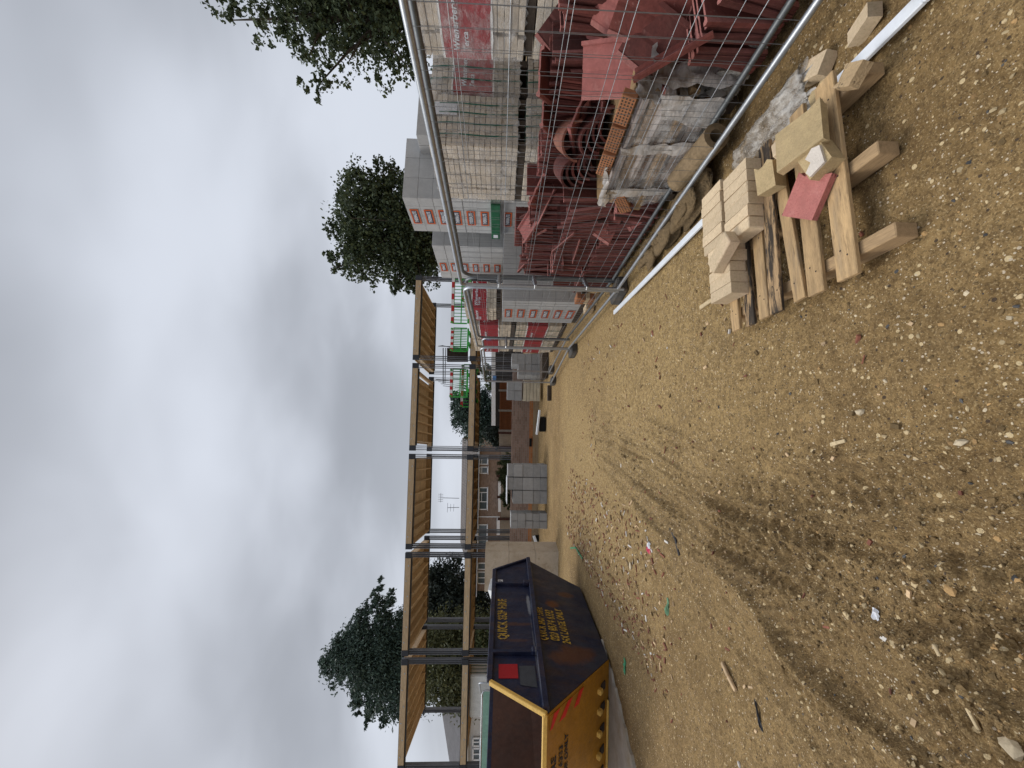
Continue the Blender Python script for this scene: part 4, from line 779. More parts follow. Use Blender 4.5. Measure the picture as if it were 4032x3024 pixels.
# ------------------------------------------------------------------ packs of bricks and blocks
def pack(label, px, py, w_, L_, z0, z1, mat=buff, rz=FA, film=None, straps=(), swest=(), lab=False, pal_h=.09, cham=.004, group='strapped packs of pale bricks', wrap=False):
    # (px, py): corner nearest the fence and the camera; w_ along gv to the right, L_ along fv away
    t = thing('brick_pack', label, 'brick pack', (px, py, z0), rz, group); H = z1-z0
    b = MB(); r = random.Random(int(px*997+py*31+z0*7)); nc = max(1, int(round(H/.068))); ch = H/nc; n1 = max(1, int(round(w_/.109))); n2 = max(1, int(round(L_/.222)))
    for k in range(nc):
        z = ch*(k+.5); ox = r.gauss(0, .005); oy = r.gauss(0, .005)
        for i in range(n1):
            x = w_*(i+.5)/n1
            for y, sg in ((.105, -1), (L_-.105, 1)): b.box((x+ox, y+oy+sg*r.uniform(-.006, .006), z), (w_/n1-.006, .21, ch-.006), None, 0, cham, .0022)
        for i in range(n2):
            y = L_*(i+.5)/n2
            if i in (0, n2-1) and n2 > 2:
                continue
            for x in (.05, w_-.05): b.box((x+ox+r.uniform(-.005, .005), y+oy, z), (.10, L_/n2-.006, ch-.006), None, 0, cham, .0022)
        # header corners on the fence side are closed by the end bricks
    for x, y, z, d in ((w_/2, L_/2, H-.03, (w_-.2, L_-.2, .05)), (w_/2, L_/2, H*.5, (w_-.24, L_-.24, H*.96))): b.box((x, y, z), d)
    b.build('bricks', mat, t)
    if pal_h:
        b = MB()
        for x in (.06, w_/2, w_-.06): b.box((x, L_/2, -pal_h/2), (.10, L_*.96, pal_h-.004))
        b.build('bearers', darkwood, t)
    for (nm, mt, za, zb, txt) in (film or ()):
        b = MB(); e = .011; n_ = 10
        def sheet(a, c, nrm):
            a = Vector(a); c = Vector(c); nrm = Vector(nrm); vs = []
            for i in range(n_+1):
                for zz in (za, za+(zb-za)*.33, za+(zb-za)*.66, zb):
                    p = a+(c-a)*i/n_; vs.append((p.x+nrm.x*r.uniform(0, .006), p.y+nrm.y*r.uniform(0, .006), zz*H + (r.uniform(-.006, .006) if zz in (za, zb) else 0)))
            b.add(vs, [(i*4+j, (i+1)*4+j, (i+1)*4+j+1, i*4+j+1) for i in range(n_) for j in range(3)])
        sheet((-e, L_+e, 0), (-e, -e, 0), (-1, 0, 0)); sheet((-e, -e, 0), (w_+e, -e, 0), (0, -1, 0))
        fo = b.build(nm, mt, t)
        if txt:
            hgt = (zb-za)*H; zt_ = (za+zb)/2*H
            text('lettering', txt[0], .088, white_m, fo, (-e-.010, L_*.93, zt_+hgt*.22), (0, -1, 0), (0, 0, 1), align='LEFT', bold=.02, shear=.2); text('lettering', txt[1], .076, white_m, fo, (-e-.010, L_*.93, zt_+hgt*.02), (0, -1, 0), (0, 0, 1), align='LEFT', bold=.02, shear=.2)
            text('lettering', txt[0], .088, white_m, fo, (w_*.05, -e-.010, zt_+hgt*.22), (1, 0, 0), (0, 0, 1), align='LEFT', bold=.02, shear=.2); text('lettering', txt[1], .076, white_m, fo, (w_*.05, -e-.010, zt_+hgt*.02), (1, 0, 0), (0, 0, 1), align='LEFT', bold=.02, shear=.2)
    if wrap:                                                       # thin clear polythene, wrinkled, open at the top
        b = MB(); n_ = 24; m_ = 16
        for a, c, nr in (((-.015, L_+.015), (-.015, -.015), (-1, 0)), ((-.015, -.015), (w_+.015, -.015), (0, -1))):
            vs = []
            for i in range(n_+1):
                for j in range(m_+1):
                    o_ = abs(r.gauss(0, .005)) + .012*abs(math.sin(i*.9+j*.35+z0*9)*math.sin(j*.55+i*.2)); vs.append((a[0]+(c[0]-a[0])*i/n_+nr[0]*o_, a[1]+(c[1]-a[1])*i/n_+nr[1]*o_, H*j/m_+ (r.uniform(-.03, .02) if j in (0, m_) else 0)))
            b.add(vs, [(i*(m_+1)+j, (i+1)*(m_+1)+j, (i+1)*(m_+1)+j+1, i*(m_+1)+j+1) for i in range(n_) for j in range(m_)], 0, True)
        b.build('shrink_wrap', clearwrap, t)
    for x in straps:
        b = MB(); pts = [(x+.012*math.sin(k*.9), -.014-.012*math.sin(PI*k/8), H*(1-k/8)) for k in range(9)]
        for p, q in zip(pts[:-1], pts[1:]): b.bar(p, q, .016, .004, upv=(0, 1, 0))
        b.bar((x, -.012, H+.008), (x, L_+.01, H+.008), .016, .004); b.build('strap', greenstrap, t)
    for y in swest:
        b = MB(); b.bar((-.014, y, 0), (-.014, y, H+.006), .004, .016, upv=(0, 1, 0)); b.bar((-.012, y, H+.008), (w_, y, H+.008), .016, .004); b.build('strap', greenstrap, t)
    if lab:
        b = MB(); b.prism([(lab[0], -.018, lab[2]*H), (lab[1], -.018, lab[2]*H), (lab[1], -.020, lab[3]*H), (lab[0], -.020, lab[3]*H)], (0, .002, 0)); b.build('delivery_label', white_m, t)
    return t
WT = ('Wienerberger', 'Terca')
RF = [('printed_film', redfilm, .31, .75, WT), ('film_edge', whitefilm, .29, .31, None), ('film_edge', whitefilm, .75, .77, None)]
Ll = .98
c1 = Vector((3.47, 4.12, 0)) - fv*Ll
pack('upper pale brick pack with red printed band at the right edge of the photo', c1.x, c1.y, .95, Ll, 1.34, 2.44, film=RF, wrap=True)
pack('lower pale brick pack at the right edge, beneath the red banded one', c1.x, c1.y, .95, Ll, .12, 1.24, wrap=True)
c2 = Vector((3.63, 4.83, 0))
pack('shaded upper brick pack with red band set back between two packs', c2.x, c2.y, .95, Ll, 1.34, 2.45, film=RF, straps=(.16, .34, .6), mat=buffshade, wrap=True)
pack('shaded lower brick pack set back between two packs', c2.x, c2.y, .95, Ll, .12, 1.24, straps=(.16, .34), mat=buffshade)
c3 = Vector((2.87, 4.70, 0))
pack('upper pale brick pack with four green straps and a white sheet label', c3.x, c3.y, .73, Ll, 1.355, 2.435, straps=(.14, .30, .45, .58), lab=(.42, .60, .70, .95), wrap=True)
pack('lower pale brick pack with green straps, its foot behind the red tiles', c3.x, c3.y, .73, Ll, .12, 1.26, straps=(.14, .30, .45, .58), wrap=True)
wA = Vector((1.33, 8.75, 0)); wB = wA + fv*1.16
fr_ = RF
pack('upper red banded brick pack seen just left of the second fence join', wA.x, wA.y, .98, 1.06, 1.28, 2.24, film=RF, cham=0)
pack('lower red banded brick pack seen just left of the second fence join', wA.x, wA.y, .98, 1.06, .12, 1.16, film=RF, cham=0, swest=(.3, .7))
pack('upper red banded brick pack at the far end of the stacked row', wB.x, wB.y, .98, 1.06, 1.28, 2.22, film=RF, cham=0)
pack('lower red banded brick pack at the far end of the stacked row', wB.x, wB.y, .98, 1.06, .12, 1.16, film=RF, cham=0, swest=(.3, .7))
c6 = Vector((1.72, 7.95, 0)); pack('brick pack with red band standing on the plain grey block pack', c6.x-.16, c6.y+.02, .56, .70, 1.62, 2.28, film=RF, cham=0)
def sticker(label, p, w_, h_):
    b = MB(); b.box((0, 0, 0), (.004, w_, h_), None, 0, .001); tag(b.build('blue_sticker', bluep, None, p, (0, 0, FA)), label, 'sticker')
def block_pack(label, px, py, w_, L_, z0, z1, rows, labels, lw=.36, lx=.5, pal_h=.1, extra=None, skiplab=()):
    t = thing('block_pack', label, 'block pack', (px, py, z0), FA, 'packs of grey aerated blocks'); H = z1-z0; b = MB(); r = random.Random(int(px*131+py*17)); ch = H/rows
    n1 = max(1, round(w_/.44)); n2 = max(1, round(L_/.215))
    for k in range(rows):
        z = ch*(k+.5); o_ = r.gauss(0, .004)
        for i in range(n1):
            for j in range(2):
                y = .1075 if j == 0 else L_-.1075; b.box((w_*(i+.5)/n1+o_, y+r.uniform(-.003, .003), z), (w_/n1-.003, .215, ch-.003), None, 0, .003)
        n3 = max(1, round(L_/.5))
        for i in range(n3):
            y = .216+(L_-.432)*(i+.5)/n3
            for x in (.11, w_-.11): b.box((x+o_, y, z), (.22, (L_-.432)/n3-.003, ch-.003), None, 0, .003)
    b.box((w_/2, L_/2, H/2-.01), (w_-.3, L_-.3, H-.01)); b.build('blocks', greyblock, t)
    if pal_h:
        b = MB()
        for x in (.06, w_/2, w_-.06): b.box((x, L_/2, -pal_h/2), (.10, L_*.96, pal_h-.004))
        b.build('bearers', darkwood, t)
    for k in range(rows):
        if not labels or k in skiplab: continue
        zc = ch*(k+.5); yc = L_*lx; hw, hh = lw/2, ch*.30
        for side in ((-.007,),):
            x = side[0]; b = MB(); b.prism([(x, yc-hw, zc-hh), (x, yc+hw, zc-hh), (x, yc+hw, zc+hh), (x, yc-hw, zc+hh)], (-.001, 0, 0), 0); iw, ih = hw-.03, hh-.026
            b.prism([(x-.0015, yc-iw, zc-ih), (x-.0015, yc+iw, zc-ih), (x-.0015, yc+iw, zc+ih), (x-.0015, yc-iw, zc+ih)], (-.001, 0, 0), 1); lo = b.build('printed_label', [orange_m, dark_m], t)
            text('lettering', 'THERMALITE', .085, white_m, lo, (x-.004, yc, zc), (0, -1, 0), (0, 0, 1), sx=iw*2/.54*.93, bold=.03)
    if extra: extra(t, H)
    return t
def gband(t, H):
    b = MB(); b.box((.5, .49, .02), (1.2, .97+.05, .16), None, 0, .004); o = b.build('film_band', greenfilm, t, (.0, .0, -.09)); b = MB(); b.box((-.105, .90, .02), (.004, .10, .085)); b.build('ticket', white_m, t, (0, 0, -.09))
block_pack('tall grey block pack with printed orange labels, top against the tree', 3.08, 6.52, 1.15, .97, 1.72, 3.21, 6, True, extra=gband, lw=.42, lx=.52)
block_pack('lower grey block pack beneath the tall labelled one, partly behind red tiles', 3.08, 6.52, 1.15, .97, .12, 1.55, 6, True, lw=.42, lx=.52)
block_pack('upper grey block pack with labels standing farther back under the tree', 2.80, 7.95, 1.2, 1.45, 1.50, 2.96, 6, True, lw=.38, lx=.62)
block_pack('lower grey block pack hidden mostly by the one standing in front', 2.80, 7.95, 1.2, 1.45, .12, 1.40, 5, False)
block_pack('plain fronted grey block pack beside the fence with labels on its left side', 1.45, 6.72, 1.28, 1.08, .10, 1.50, 6, True, lw=.42, lx=.55)
block_pack('grey block pack showing only its top behind the shaded brick pack', 4.0, 6.3, 1.2, 1.0, 1.72, 2.95, 5, False)
block_pack('grey block pack beneath the hidden one behind the shaded brick pack', 4.0, 6.3, 1.2, 1.0, .12, 1.6, 5, False)
# red concrete tile stack on the heap in front of the labelled blocks
b = MB()
for i in range(14): b.box((.17+random.gauss(0, .003), .21, .018*i+.01), (.33, .42, .0165), None, 0, .002)
tag(b.build('roof_tile_stack', redtile_i, None, (2.02, 5.05, 1.10), (0, 0, FA)), 'neat flat stack of red tiles topping the heap before the labelled blocks', 'tile stack')
b = MB(); b.box((.16, .2, .52), (.5, .5, 1.04), None, 0, .01); tag(b.build('block_stack', conc, None, (1.98, 5.02, .03), (0, 0, FA)), 'grey block stack carrying the neat flat red tiles', 'block stack')
# loose terracotta and pale bricks low by the first fence join
for k_, (x, y, z, m_, lab) in enumerate(((1.36, 6.05, .0, sand, 'pale brick at the bottom of the small pile by the first fence join'), (1.36, 6.05, .07, terra, 'orange brick second from bottom in the small pile by the first join'), (1.37, 6.05, .14, sand, 'pale brick in the middle of the small pile by the first join'), (1.36, 6.06, .21, terra, 'orange brick near the top of the small pile by the first join'), (1.37, 6.05, .28, terra, 'orange brick on top of the small pile by the first join'), (1.27, 6.35, .0, sand, 'pale brick low beside the small orange pile'), (1.27, 6.35, .07, sand, 'pale brick topping the low pair beside the small orange pile'))):
    loose('stacked_brick', lab, 'brick', (.215, .1025, .064), (x, y, z+.04), (0, 0, fr+random.uniform(-.1, .1)), m_, 0, 50+k_, 'bricks piled by the first fence join')
sticker('blue sticker on the red film near the first fence join', A(1874, 1145, 8.60), .14, .13); sticker('blue sticker on the red film near the second fence join', A(1925, 1340, 9.9), .12, .12)
# ------------------------------------------------------------------ grey block piles and oddments in front of the new brickwork
def bpile(label, x0, y0, x1, y1, depth, z0, rows, cols, seed, wrap=False, miss=()):
    p = Vector((x0, y0, 0)); q = Vector((x1, y1, 0)); d = q-p; L = d.length; t = thing('block_pile', label, 'block pile', (x0, y0, z0), math.atan2(d.y, d.x), 'grey concrete block piles on the mud'); r = random.Random(seed); b = MB(); z = 0
    for k, h in enumerate(rows):
        for c in range(cols):
            if (k, c) in miss: continue
            for dd in range(max(1, int(depth/.45))): b.box((L*(c+.5)/cols+r.gauss(0, .006), depth*(dd+.5)/max(1, int(depth/.45))+r.gauss(0, .008), z+h/2), (L/cols-.008, depth/max(1, int(depth/.45))-.006, h-.006), None, 0, .006)
        z += h
    b.build('blocks', conc, t)
    if wrap:
        for i in range(1, cols):
            b = MB(); b.bar((L*i/cols, -.012, 0), (L*i/cols+.02, -.012, z), .012, .004, upv=(0, 1, 0)); b.build('strap', darkw, t)
        b = MB(); b.prism([(-.005, -.02, z+.004), (L*.66, -.02, z+.004), (L*.66, depth, z+.004), (-.005, depth, z+.004)][::1], (0, 0, .02)); b.build('top_sheet', white_pl, t)
    return t
pL = G(2152, 1985); pR = G(2152, 1830)
bpile('large grey concrete block pile with white top sheet before the brick wall', pL.x, pL.y, pR.x, pR.y, 1.0, -.02, (.21, .22, .33, .30, .17), 3, 60, True, miss=((4, 0),))
p1 = G(2152, 2082); p2 = G(2152, 2022); bpile('small grey concrete block pile between the large pile and the beige block', p1.x, p1.y, p2.x, p2.y, .6, -.02, (.22, .22, .22, .24, .22), 2, 61)
p1 = A(2135, 1478, 13.0); p2 = A(2135, 1392, 13.2)
bpile('loosely stacked grey blocks behind the far fence end', p1.x, p1.y, p2.x, p2.y, .6, .0, (.22, .22, .22, .24, .22), 2, 62, miss=((4, 0),))
p1 = A(2060, 1578, 13.6); p2 = A(2060, 1500, 13.6)
bpile('grey block pile on pale boards right of the brick wall', p1.x, p1.y, p2.x, p2.y, .5, .72, (.25, .28), 2, 63)
b = MB(); 
for i in range(5): b.box((.36, .25, .06+.12*i), (.74, .5, .11), Euler((0, 0, random.gauss(0, .02))).to_matrix(), 0, .004)
tag(b.build('pale_boards', M('pale stacked boards', (.52, .46, .34), .8, .25, 4, .3, 30), None, (p1.x, p1.y, .08), (0, 0, 0)), 'pale boards stacked under the grey blocks right of the brick wall', 'boards')
p1 = A(2140, 1500, 12.4); b = MB(); b.box((0, 0, .12), (.9, .6, .16), None, 0, .01); b.box((0, -.02, .03), (.8, .5, .06)); tag(b.build('dark_pallet', darkwood, None, (p1.x+.5, p1.y, 0), (0, 0, .1)), 'dark low pallet on the mud at the far fence end', 'pallet')
p1 = A(2175, 1548, 11.3); b = MB(); b.box((0, 0, .06), (.45, .14, .10), None, 0, .01); tag(b.build('dark_timber', darkwood, None, (p1.x, p1.y, 0), (0, 0, .1)), 'short dark timber lying left of the far fence foot', 'timber')
# inspection pit with white board; its inner shadow is painted as black
p1 = G(2148, 1700); p2 = G(2148, 1645); L = (p2-p1).length
b = MB(); b.box((L/2, .25, .10), (L, .5, .20), None, 0, .01); b.box((L/2+.08, -.02, .245), (L+.35, .10, .07), Euler((0, .10, 0)).to_matrix(), 1, .01)
tag(b.build('pit_box', [M('painted pit shadow', (.008, .008, .008), .9, .1, 5, 0), white_pl], None, (p1.x, p1.y, 0), (0, 0, 0)), 'black open pit box on the mud with a white board over its edge', 'pit box')
# beige block
bb0 = Vector((-4.10, 10.0, 0)); bb = thing('beige_block', 'tall blotchy beige rendered block standing behind the skip', 'block', bb0, 0)
b = MB(); P0 = Vector((0, .05, 0)); P1 = Vector((-.03, -.48, 0)); P2 = Vector((-.98, -.55, 0)); P3 = Vector((-.95, .1, 0))
b = MB(); zs_ = (-.05, .56, 1.21, 1.80); 
for za, zb in zip(zs_[:-1], zs_[1:]): b.prism([P0+Vector((0, 0, za)), P1+Vector((0, 0, za)), P2+Vector((0, 0, za)), P3+Vector((0, 0, za))], (0, 0, zb-za-.006))
b.build('courses', beige, bb)
# ------------------------------------------------------------------ steel and timber building frame
fr0 = thing('building_frame', 'two storey grey steel building frame with timber plates and open joists', 'building frame', (0, 0, 0))
FX = [4.15, .80, -2.69, -6.34, -10.13, -13.9]; FY = [15.6-.3*i for i in range(6)]
BX = [3.78, .32, -3.35, -7.2, -11.3, -15.2]; BY = [19.05-.2*i for i in range(6)]
fdir = (Vector((FX[5], FY[5], 0))-Vector((FX[0], FY[0], 0))).normalized(); fn = Vector((fdir.y, -fdir.x, 0)); fn = fn if fn.y < 0 else -fn
fang = math.atan2(fdir.y, fdir.x); ZT = 4.93; Z1 = 2.70; ZB = .9
def hcol(x, y, z0, z1):                        # H section, flanges facing the street line
    b = MB(); p = Vector((x, y, 0)); R = Matrix.Rotation(fang, 3, 'Z'); h = (z1-z0)
    b.box(p+Vector((0, 0, (z0+z1)/2)), (.012, .15, h), R)
    for s_ in (-1, 1): b.box(p+R @ Vector((s_*.07, 0, 0))+Vector((0, 0, (z0+z1)/2)), (.014, .152, h), R)
    b.box(p+Vector((0, 0, z0+.01)), (.26, .26, .02), R); b.build('column', steel_m, fr0)
for i in range(6):
    ends = (0,) if i in (0, 5) else (-.16, .16)
    for e in ends:
        hcol(FX[i]+fdir.x*e, FY[i]+fdir.y*e, 0, ZT); hcol(BX[i]+fdir.x*e, BY[i]+fdir.y*e, 0, ZT)
        for z in (ZT-.13, Z1-.11):
            for X_, Y_ in ((FX[i], FY[i]), (BX[i], BY[i])):
                b = MB(); b.box((X_+fdir.x*e+fn.x*.09, Y_+fdir.y*e+fn.y*.09, z), (.20, .05, .25), Matrix.Rotation(fang, 3, 'Z'), 0, .004); b.build('connector', steeld, fr0)
for fl, z in ((1, Z1), (2, ZT)):
    for i in range(5):
        for row, (X_, Y_) in enumerate(((FX, FY), (BX, BY))):
            a = Vector((X_[i], Y_[i], 0)) + fdir*(.10 if i == 0 else .26); c = Vector((X_[i+1], Y_[i+1], 0)) - fdir*(.10 if i == 4 else .26)
            b = MB()
            for dz, hh, ww in ((-.255, .014, .15), (-.13, .25, .010), (-.004, .010, .15)): b.bar(a+Vector((0, 0, z+dz)), c+Vector((0, 0, z+dz)), ww, hh)
            b.build('steel_beam', steeld, fr0)
            o_ = fn*(.075 if row == 0 else .075)
            b = MB(); b.bar(a+o_+Vector((0, 0, z-.12)), c+o_+Vector((0, 0, z-.12)), .055, .205, cham=.004); tp = b.build('timber_plate', timber, fr0)
            if row == 0:
                b = MB(); n = 6
                for k in range(n):
                    q = a+(c-a)*((k+.5)/n)+fn*.104+Vector((0, 0, z-.12+(.04 if k % 2 else -.03))); b.tube([q, q+fn*.012], .022, 8)
                b.build('bolts', galv, tp)
        n = 8
        for k in range(n):
            t_ = (k+.55)/n if i != 1 else .05+(k+.5)/n*.88
            pa = Vector((FX[i]+(FX[i+1]-FX[i])*t_, FY[i]+(FY[i+1]-FY[i])*t_, 0)); pb2 = Vector((BX[i]+(BX[i+1]-BX[i])*t_, BY[i]+(BY[i+1]-BY[i])*t_, 0)); dd = (pb2-pa).normalized()
            b = MB(); b.bar(pa+dd*.05+Vector((0, 0, z-.13)), pb2-dd*.05+Vector((0, 0, z-.13)), .05, .22); b.build('joist', joist_m, fr0)
for z, fo in ((Z1, .02), (ZT, .32)):
    for i in range(5):
        ta, tb = ((.0, .97), (.13, .90), (.08, .95), (.06, .95), (.05, .93))[i]
        L_ = lambda A_, i_, t_: A_[i_]+(A_[i_+1]-A_[i_])*t_
        q = []
        for t_ in (ta, tb):
            pa = Vector((L_(FX, i, t_), L_(FY, i, t_), 0)); pb2 = Vector((L_(BX, i, t_), L_(BY, i, t_), 0)); dd = (pb2-pa).normalized(); q.append((pa+dd*fo, pb2-dd*.1))
        b = MB(); b.prism([q[0][0]+Vector((0, 0, z-.018)), q[1][0]+Vector((0, 0, z-.018)), q[1][1]+Vector((0, 0, z-.018)), q[0][1]+Vector((0, 0, z-.018))], (0, 0, .018)); b.build('deck_sheet', deckm, fr0)
# first lift of brickwork under the frame
def wallseg(nm, a, c, th, z0, z1, mat, parent): 
    b = MB(); b.bar((a[0], a[1], (z0+z1)/2), (c[0], c[1], (z0+z1)/2), th, z1-z0); return b.build(nm, mat, parent)
bw = thing('brick_wall', 'low new brick wall with orange damp course under the steel frame', 'brick wall', (0, 0, 0))
wa, wb_ = (1.05, 14.95), (-14.0, 13.75)
wallseg('lower_courses', wa, wb_, .34, -.2, .22, brick_low, bw); wallseg('damp_course', wa, wb_, .345, .22, .36, brick_or, bw); wallseg('brickwork', wa, wb_, .335, .36, 1.02, brick_up, bw)
voidm = M('black void', (.006, .006, .006), .95, .1, 3, 0)
b = MB(); b.box(A(2089, 1742, 14.5), (.30, .05, .09)); b.build('air_slot', voidm, bw)
b = MB(); b.box(A(2122, 2128, 13.95), (.38, .05, .36)); b.build('opening', voidm, bw)
b = MB(); p = A(2102, 2110, 13.85); p2 = A(2112, 2138, 13.8); b.bar(p, p2, .10, .10, cham=.01); tag(b.build('stone_lintel', white_pl), 'pale lintel leaning over a black opening beside the beige block', 'lintel')
# plastic barriers on the first floor deck
def barrier(label, x, y, z, rz, L=2.0, H=.80):
    t = thing('plastic_barrier', label, 'barrier', (x, y, z), rz, 'green plastic barriers on the first floor'); b = MB()
    b.box((L/2, 0, .10), (L, .04, .07), None, 0, .01); b.box((L/2, 0, H-.13), (L, .03, .03)); b.box((L/2, 0, .38), (L, .03, .04))
    n = 14
    for i in range(n+1): b.box((L*i/n, 0, .42), (.022 if 0 < i < n else .05, .03, H-.25))
    for x_ in (.04, L-.04): b.tube([(x_-.02, 0, H-.10), (x_+.02, 0, H-.02)], .045, 8)
    for x_ in (.25, L-.25): b.box((x_, 0, .03), (.12, .5, .05))
    b.build('panel', green_pl, t); k = 8
    b = MB()
    for i in range(k): b.box((L*(i+.5)/k, -.005, H-.075), (L/k, .045, .11), None, i % 2)
    b.build('reflective_board', [red_pl, wht_pl], t); return t
barrier('right green barrier with red and white board on the first floor', 2.35, 15.30, 2.70, fang+PI, 1.9); 
for o in [bpy.data.objects['plastic_barrier']]: o.rotation_euler.z = math.atan2(.08, 1.0)
barrier('green barrier standing edge on beside the dark board on the first floor', 1.25, 15.25, 2.70, math.radians(12), .95)
barrier('left green barrier with red and white board on the first floor', -.55, 15.35, 2.70, math.radians(4), 1.1)
barrier('green barrier behind the left one, partly over the small conifer', -1.05, 17.2, 2.45, math.radians(8), 1.9)
barrier('green barrier running back along the right side of the first floor', 3.7, 17.6, 2.55, math.radians(6), 1.5)
tr = thing('trestle_board', 'dark board with thin grey rails standing on the first floor deck', 'board', (0, 0, 0)); b = MB(); b.prism([A(1760, 1425, 16), A(1760, 1370, 16), A(1843, 1370, 16), A(1843, 1425, 16)], (0, .03, 0)); b.build('board', darkwood, tr)
b = MB(); b.tube([A(1745, 1370, 15.9), A(1745, 1510, 16.2)], .02, 6); b.tube([A(1755, 1370, 15.9), A(1752, 1510, 16.2)], .016, 6)
for q in (-1, 0, 1, 2): b.tube([A(1730+q*5, 1362-q*1, 15.8), A(1840, 1372+q*6, 15.8)], .013, 6); b.tube([A(1726+q*9, 1503+q*8, 16.1), A(1840, 1512+q*9, 16.1)], .011, 6)
b.build('rail', steel_m, tr)
# ------------------------------------------------------------------ house behind, garden fences, flat roofed garage
hs = thing('brick_house', 'long brown brick house with tiled roof and white windows behind the frame', 'house', (0, 0, 0)); HD = 40.0
hp = lambda X, Y, d=HD: A(X, Y, d)
xr, xl = hp(1900, 1758).x, hp(1900, 2326).x; ze, zr = 3.60, 5.62; yb = HD+8.5
b = MB(); b.prism([(xr, HD, -2), (xl, HD, -2), (xl, HD, ze), (xr, HD, ze)], (0, 8.5, 0)); b.prism([(xr, HD, ze), (xr, HD+4.25, zr-.05), (xr, yb, ze)], (-.25, 0, 0)); b.build('wall', brick_house, hs)
b = MB(); xh = hp(1800, 2200).x
b.add([(xr+.25, HD-.4, ze-.02), (xr+.25, HD+4.25, zr), (xh, HD+4.25, zr), (xl-.4, HD-.4, ze-.02), (xr+.25, yb+.4, ze), (xl-.4, yb+.4, ze)], [(0, 1, 2, 3), (4, 5, 2, 1), (3, 2, 5)]); b.add([(xr+.25, HD-.4, ze-.14), (xr+.25, HD+4.25, zr-.12), (xh, HD+4.25, zr-.12), (xl-.4, HD-.4, ze-.14)], [(0, 3, 2, 1)]); b.build('roof', roof_m, hs)
b = MB(); b.bar((xr+.25, HD-.42, ze-.09), (xl-.4, HD-.42, ze-.09), .06, .22); b.build('fascia', M('grey white fascia', (.50, .51, .53), .6, .1, 4, 0), hs)
b = MB(); p = hp(1880, 2035, HD-.06); q = hp(1968, 2035, HD-.06); b.tube([p, q], .05, 8); b.build('downpipe', sill, hs)
def window(X0, X1, Y0, Y1, bars=(), hb=(), d=HD, parent=None, dx=0):
    a = hp(X0, Y1, d-.03); c = hp(X1, Y0, d-.03); x0, x1, z1, z0 = a.x, c.x, a.z, c.z; fw_ = .09; y = d-.05
    b = MB()
    for (p, q) in (((x0, z0), (x1, z0)), ((x0, z1), (x1, z1)), ((x0, z0), (x0, z1)), ((x1, z0), (x1, z1))): b.bar((p[0], y, p[1]), (q[0], y, q[1]), fw_, fw_, upv=(0, 1, 0))
    for t in bars: xx = x0+(x1-x0)*t; b.bar((xx, y+.003, z0), (xx, y+.003, z1), fw_*.8, fw_*.8, upv=(0, 1, 0))
    for (t, s0, s1) in hb: zz_ = z0+(z1-z0)*t; b.bar((x0+(x1-x0)*s0, y+.004, zz_), (x0+(x1-x0)*s1, y+.004, zz_), fw_*.6, fw_*.6)
    b.box(((x0+x1)/2, y-.04, z0-.06), (abs(x1-x0)+.2, .16, .06)); f_ = b.build('window', sill, parent or hs)
    b = MB(); b.prism([(x0, y+.02, z0), (x1, y+.02, z0), (x1, y+.02, z1), (x0, y+.02, z1)], (0, .01, 0)); b.build('pane', glass, f_)
window(1887, 1920, 1797, 1827, (), ((.7, 0, 1),)); window(1889, 1920, 1839, 1863, (), ((.75, 0, 1),)); window(1886, 1919, 1920, 2005, (.35, .78), ((.7, .35, .78),)); window(1882, 1918, 2066, 2155, (.33, .66)); window(1881, 1917, 2217, 2241); window(1880, 1917, 2252, 2297, (.5,))
b = MB(); p = hp(1967, 1898, HD-.6); q = hp(1967, 2010, HD-.6); b.bar(p, q, .9, .28); p = hp(1962, 2045, HD-.6); q = hp(1962, 2100, HD-.6); b.bar(p, q, .9, .32); b.build('porch_canopy', sill, hs)
for k_, (Xa, Ya, Xb) in enumerate(((1800, 1962, 1735), (1800, 1998, 1762))):
    a = hp(Xa+8, Ya, HD+4.2); c = hp(Xb, Ya+(-2 if k_ == 0 else 1), HD+4.2); b = MB(); b.tube([a, c], .035, 6); d = Vector((1, .2, 0)); 
    for j in range(5 if k_ == 0 else 3): q = c+Vector((-.4+.2*j if k_ == 0 else 0, 0, 0 if k_ == 0 else -.35*j)); b.tube([q+Vector((0, 0, -.28)) if k_ == 0 else q-d*.4, q+Vector((0, 0, .28)) if k_ == 0 else q+d*.4], .018, 5)
    b.tube([c-d*.5, c+d*.5], .02, 5); b.build('aerial', steel_m, hs)
lh = thing('slate_house', 'house with dark slate hipped roof at the far left', 'house', (0, 0, 0)); D2 = 27.0
rA, rB = A(1735, 2770, D2+4), A(1812, 3010, D2+.5); e0 = A(1812, 2740, D2); e1 = A(1815, 3300, D2)
b = MB(); b.add([e0, e1, rA+Vector((2.5, 0, .2)), A(1735, 2772, D2+4), e0+Vector((0, 8, 0)), e1+Vector((0, 8, 0))], [(0, 1, 3, 2), (2, 3, 5, 4), (1, 5, 3)]); b.build('roof', slateroof, lh)
b = MB(); b.bar(e0+Vector((0, -.1, -.08)), e1+Vector((0, -.1, -.08)), .12, .16); b.build('gutter', darkw, lh)
b = MB(); b.bar(e0+Vector((0, .05, -.36)), e1+Vector((0, .05, -.36)), .1, .36); b.build('fascia', cream, lh)
b = MB(); b.prism([(e0.x, D2+.3, -1), (e1.x, D2+.3, -1), (e1.x, D2+.3, e1.z-.2), (e0.x, D2+.3, e0.z-.2)], (0, 7, 0)); b.build('wall', cream, lh)
for Y0, Y1 in ((2905, 2935), (2945, 2990), (3000, 3060)): window(1862, 1890, Y0, Y1, (.5,), (), D2+.25, lh)
gh_ = thing('flat_garage', 'flat roofed dark garage with a long white fascia behind the barriers', 'garage', (0, 0, 0)); D3 = 25.0
p = A(1943, 1676, D3); q = A(1943, 1120, D3+1); b = MB(); b.bar(p, q, .12, .26); b.build('fascia', sill, gh_)
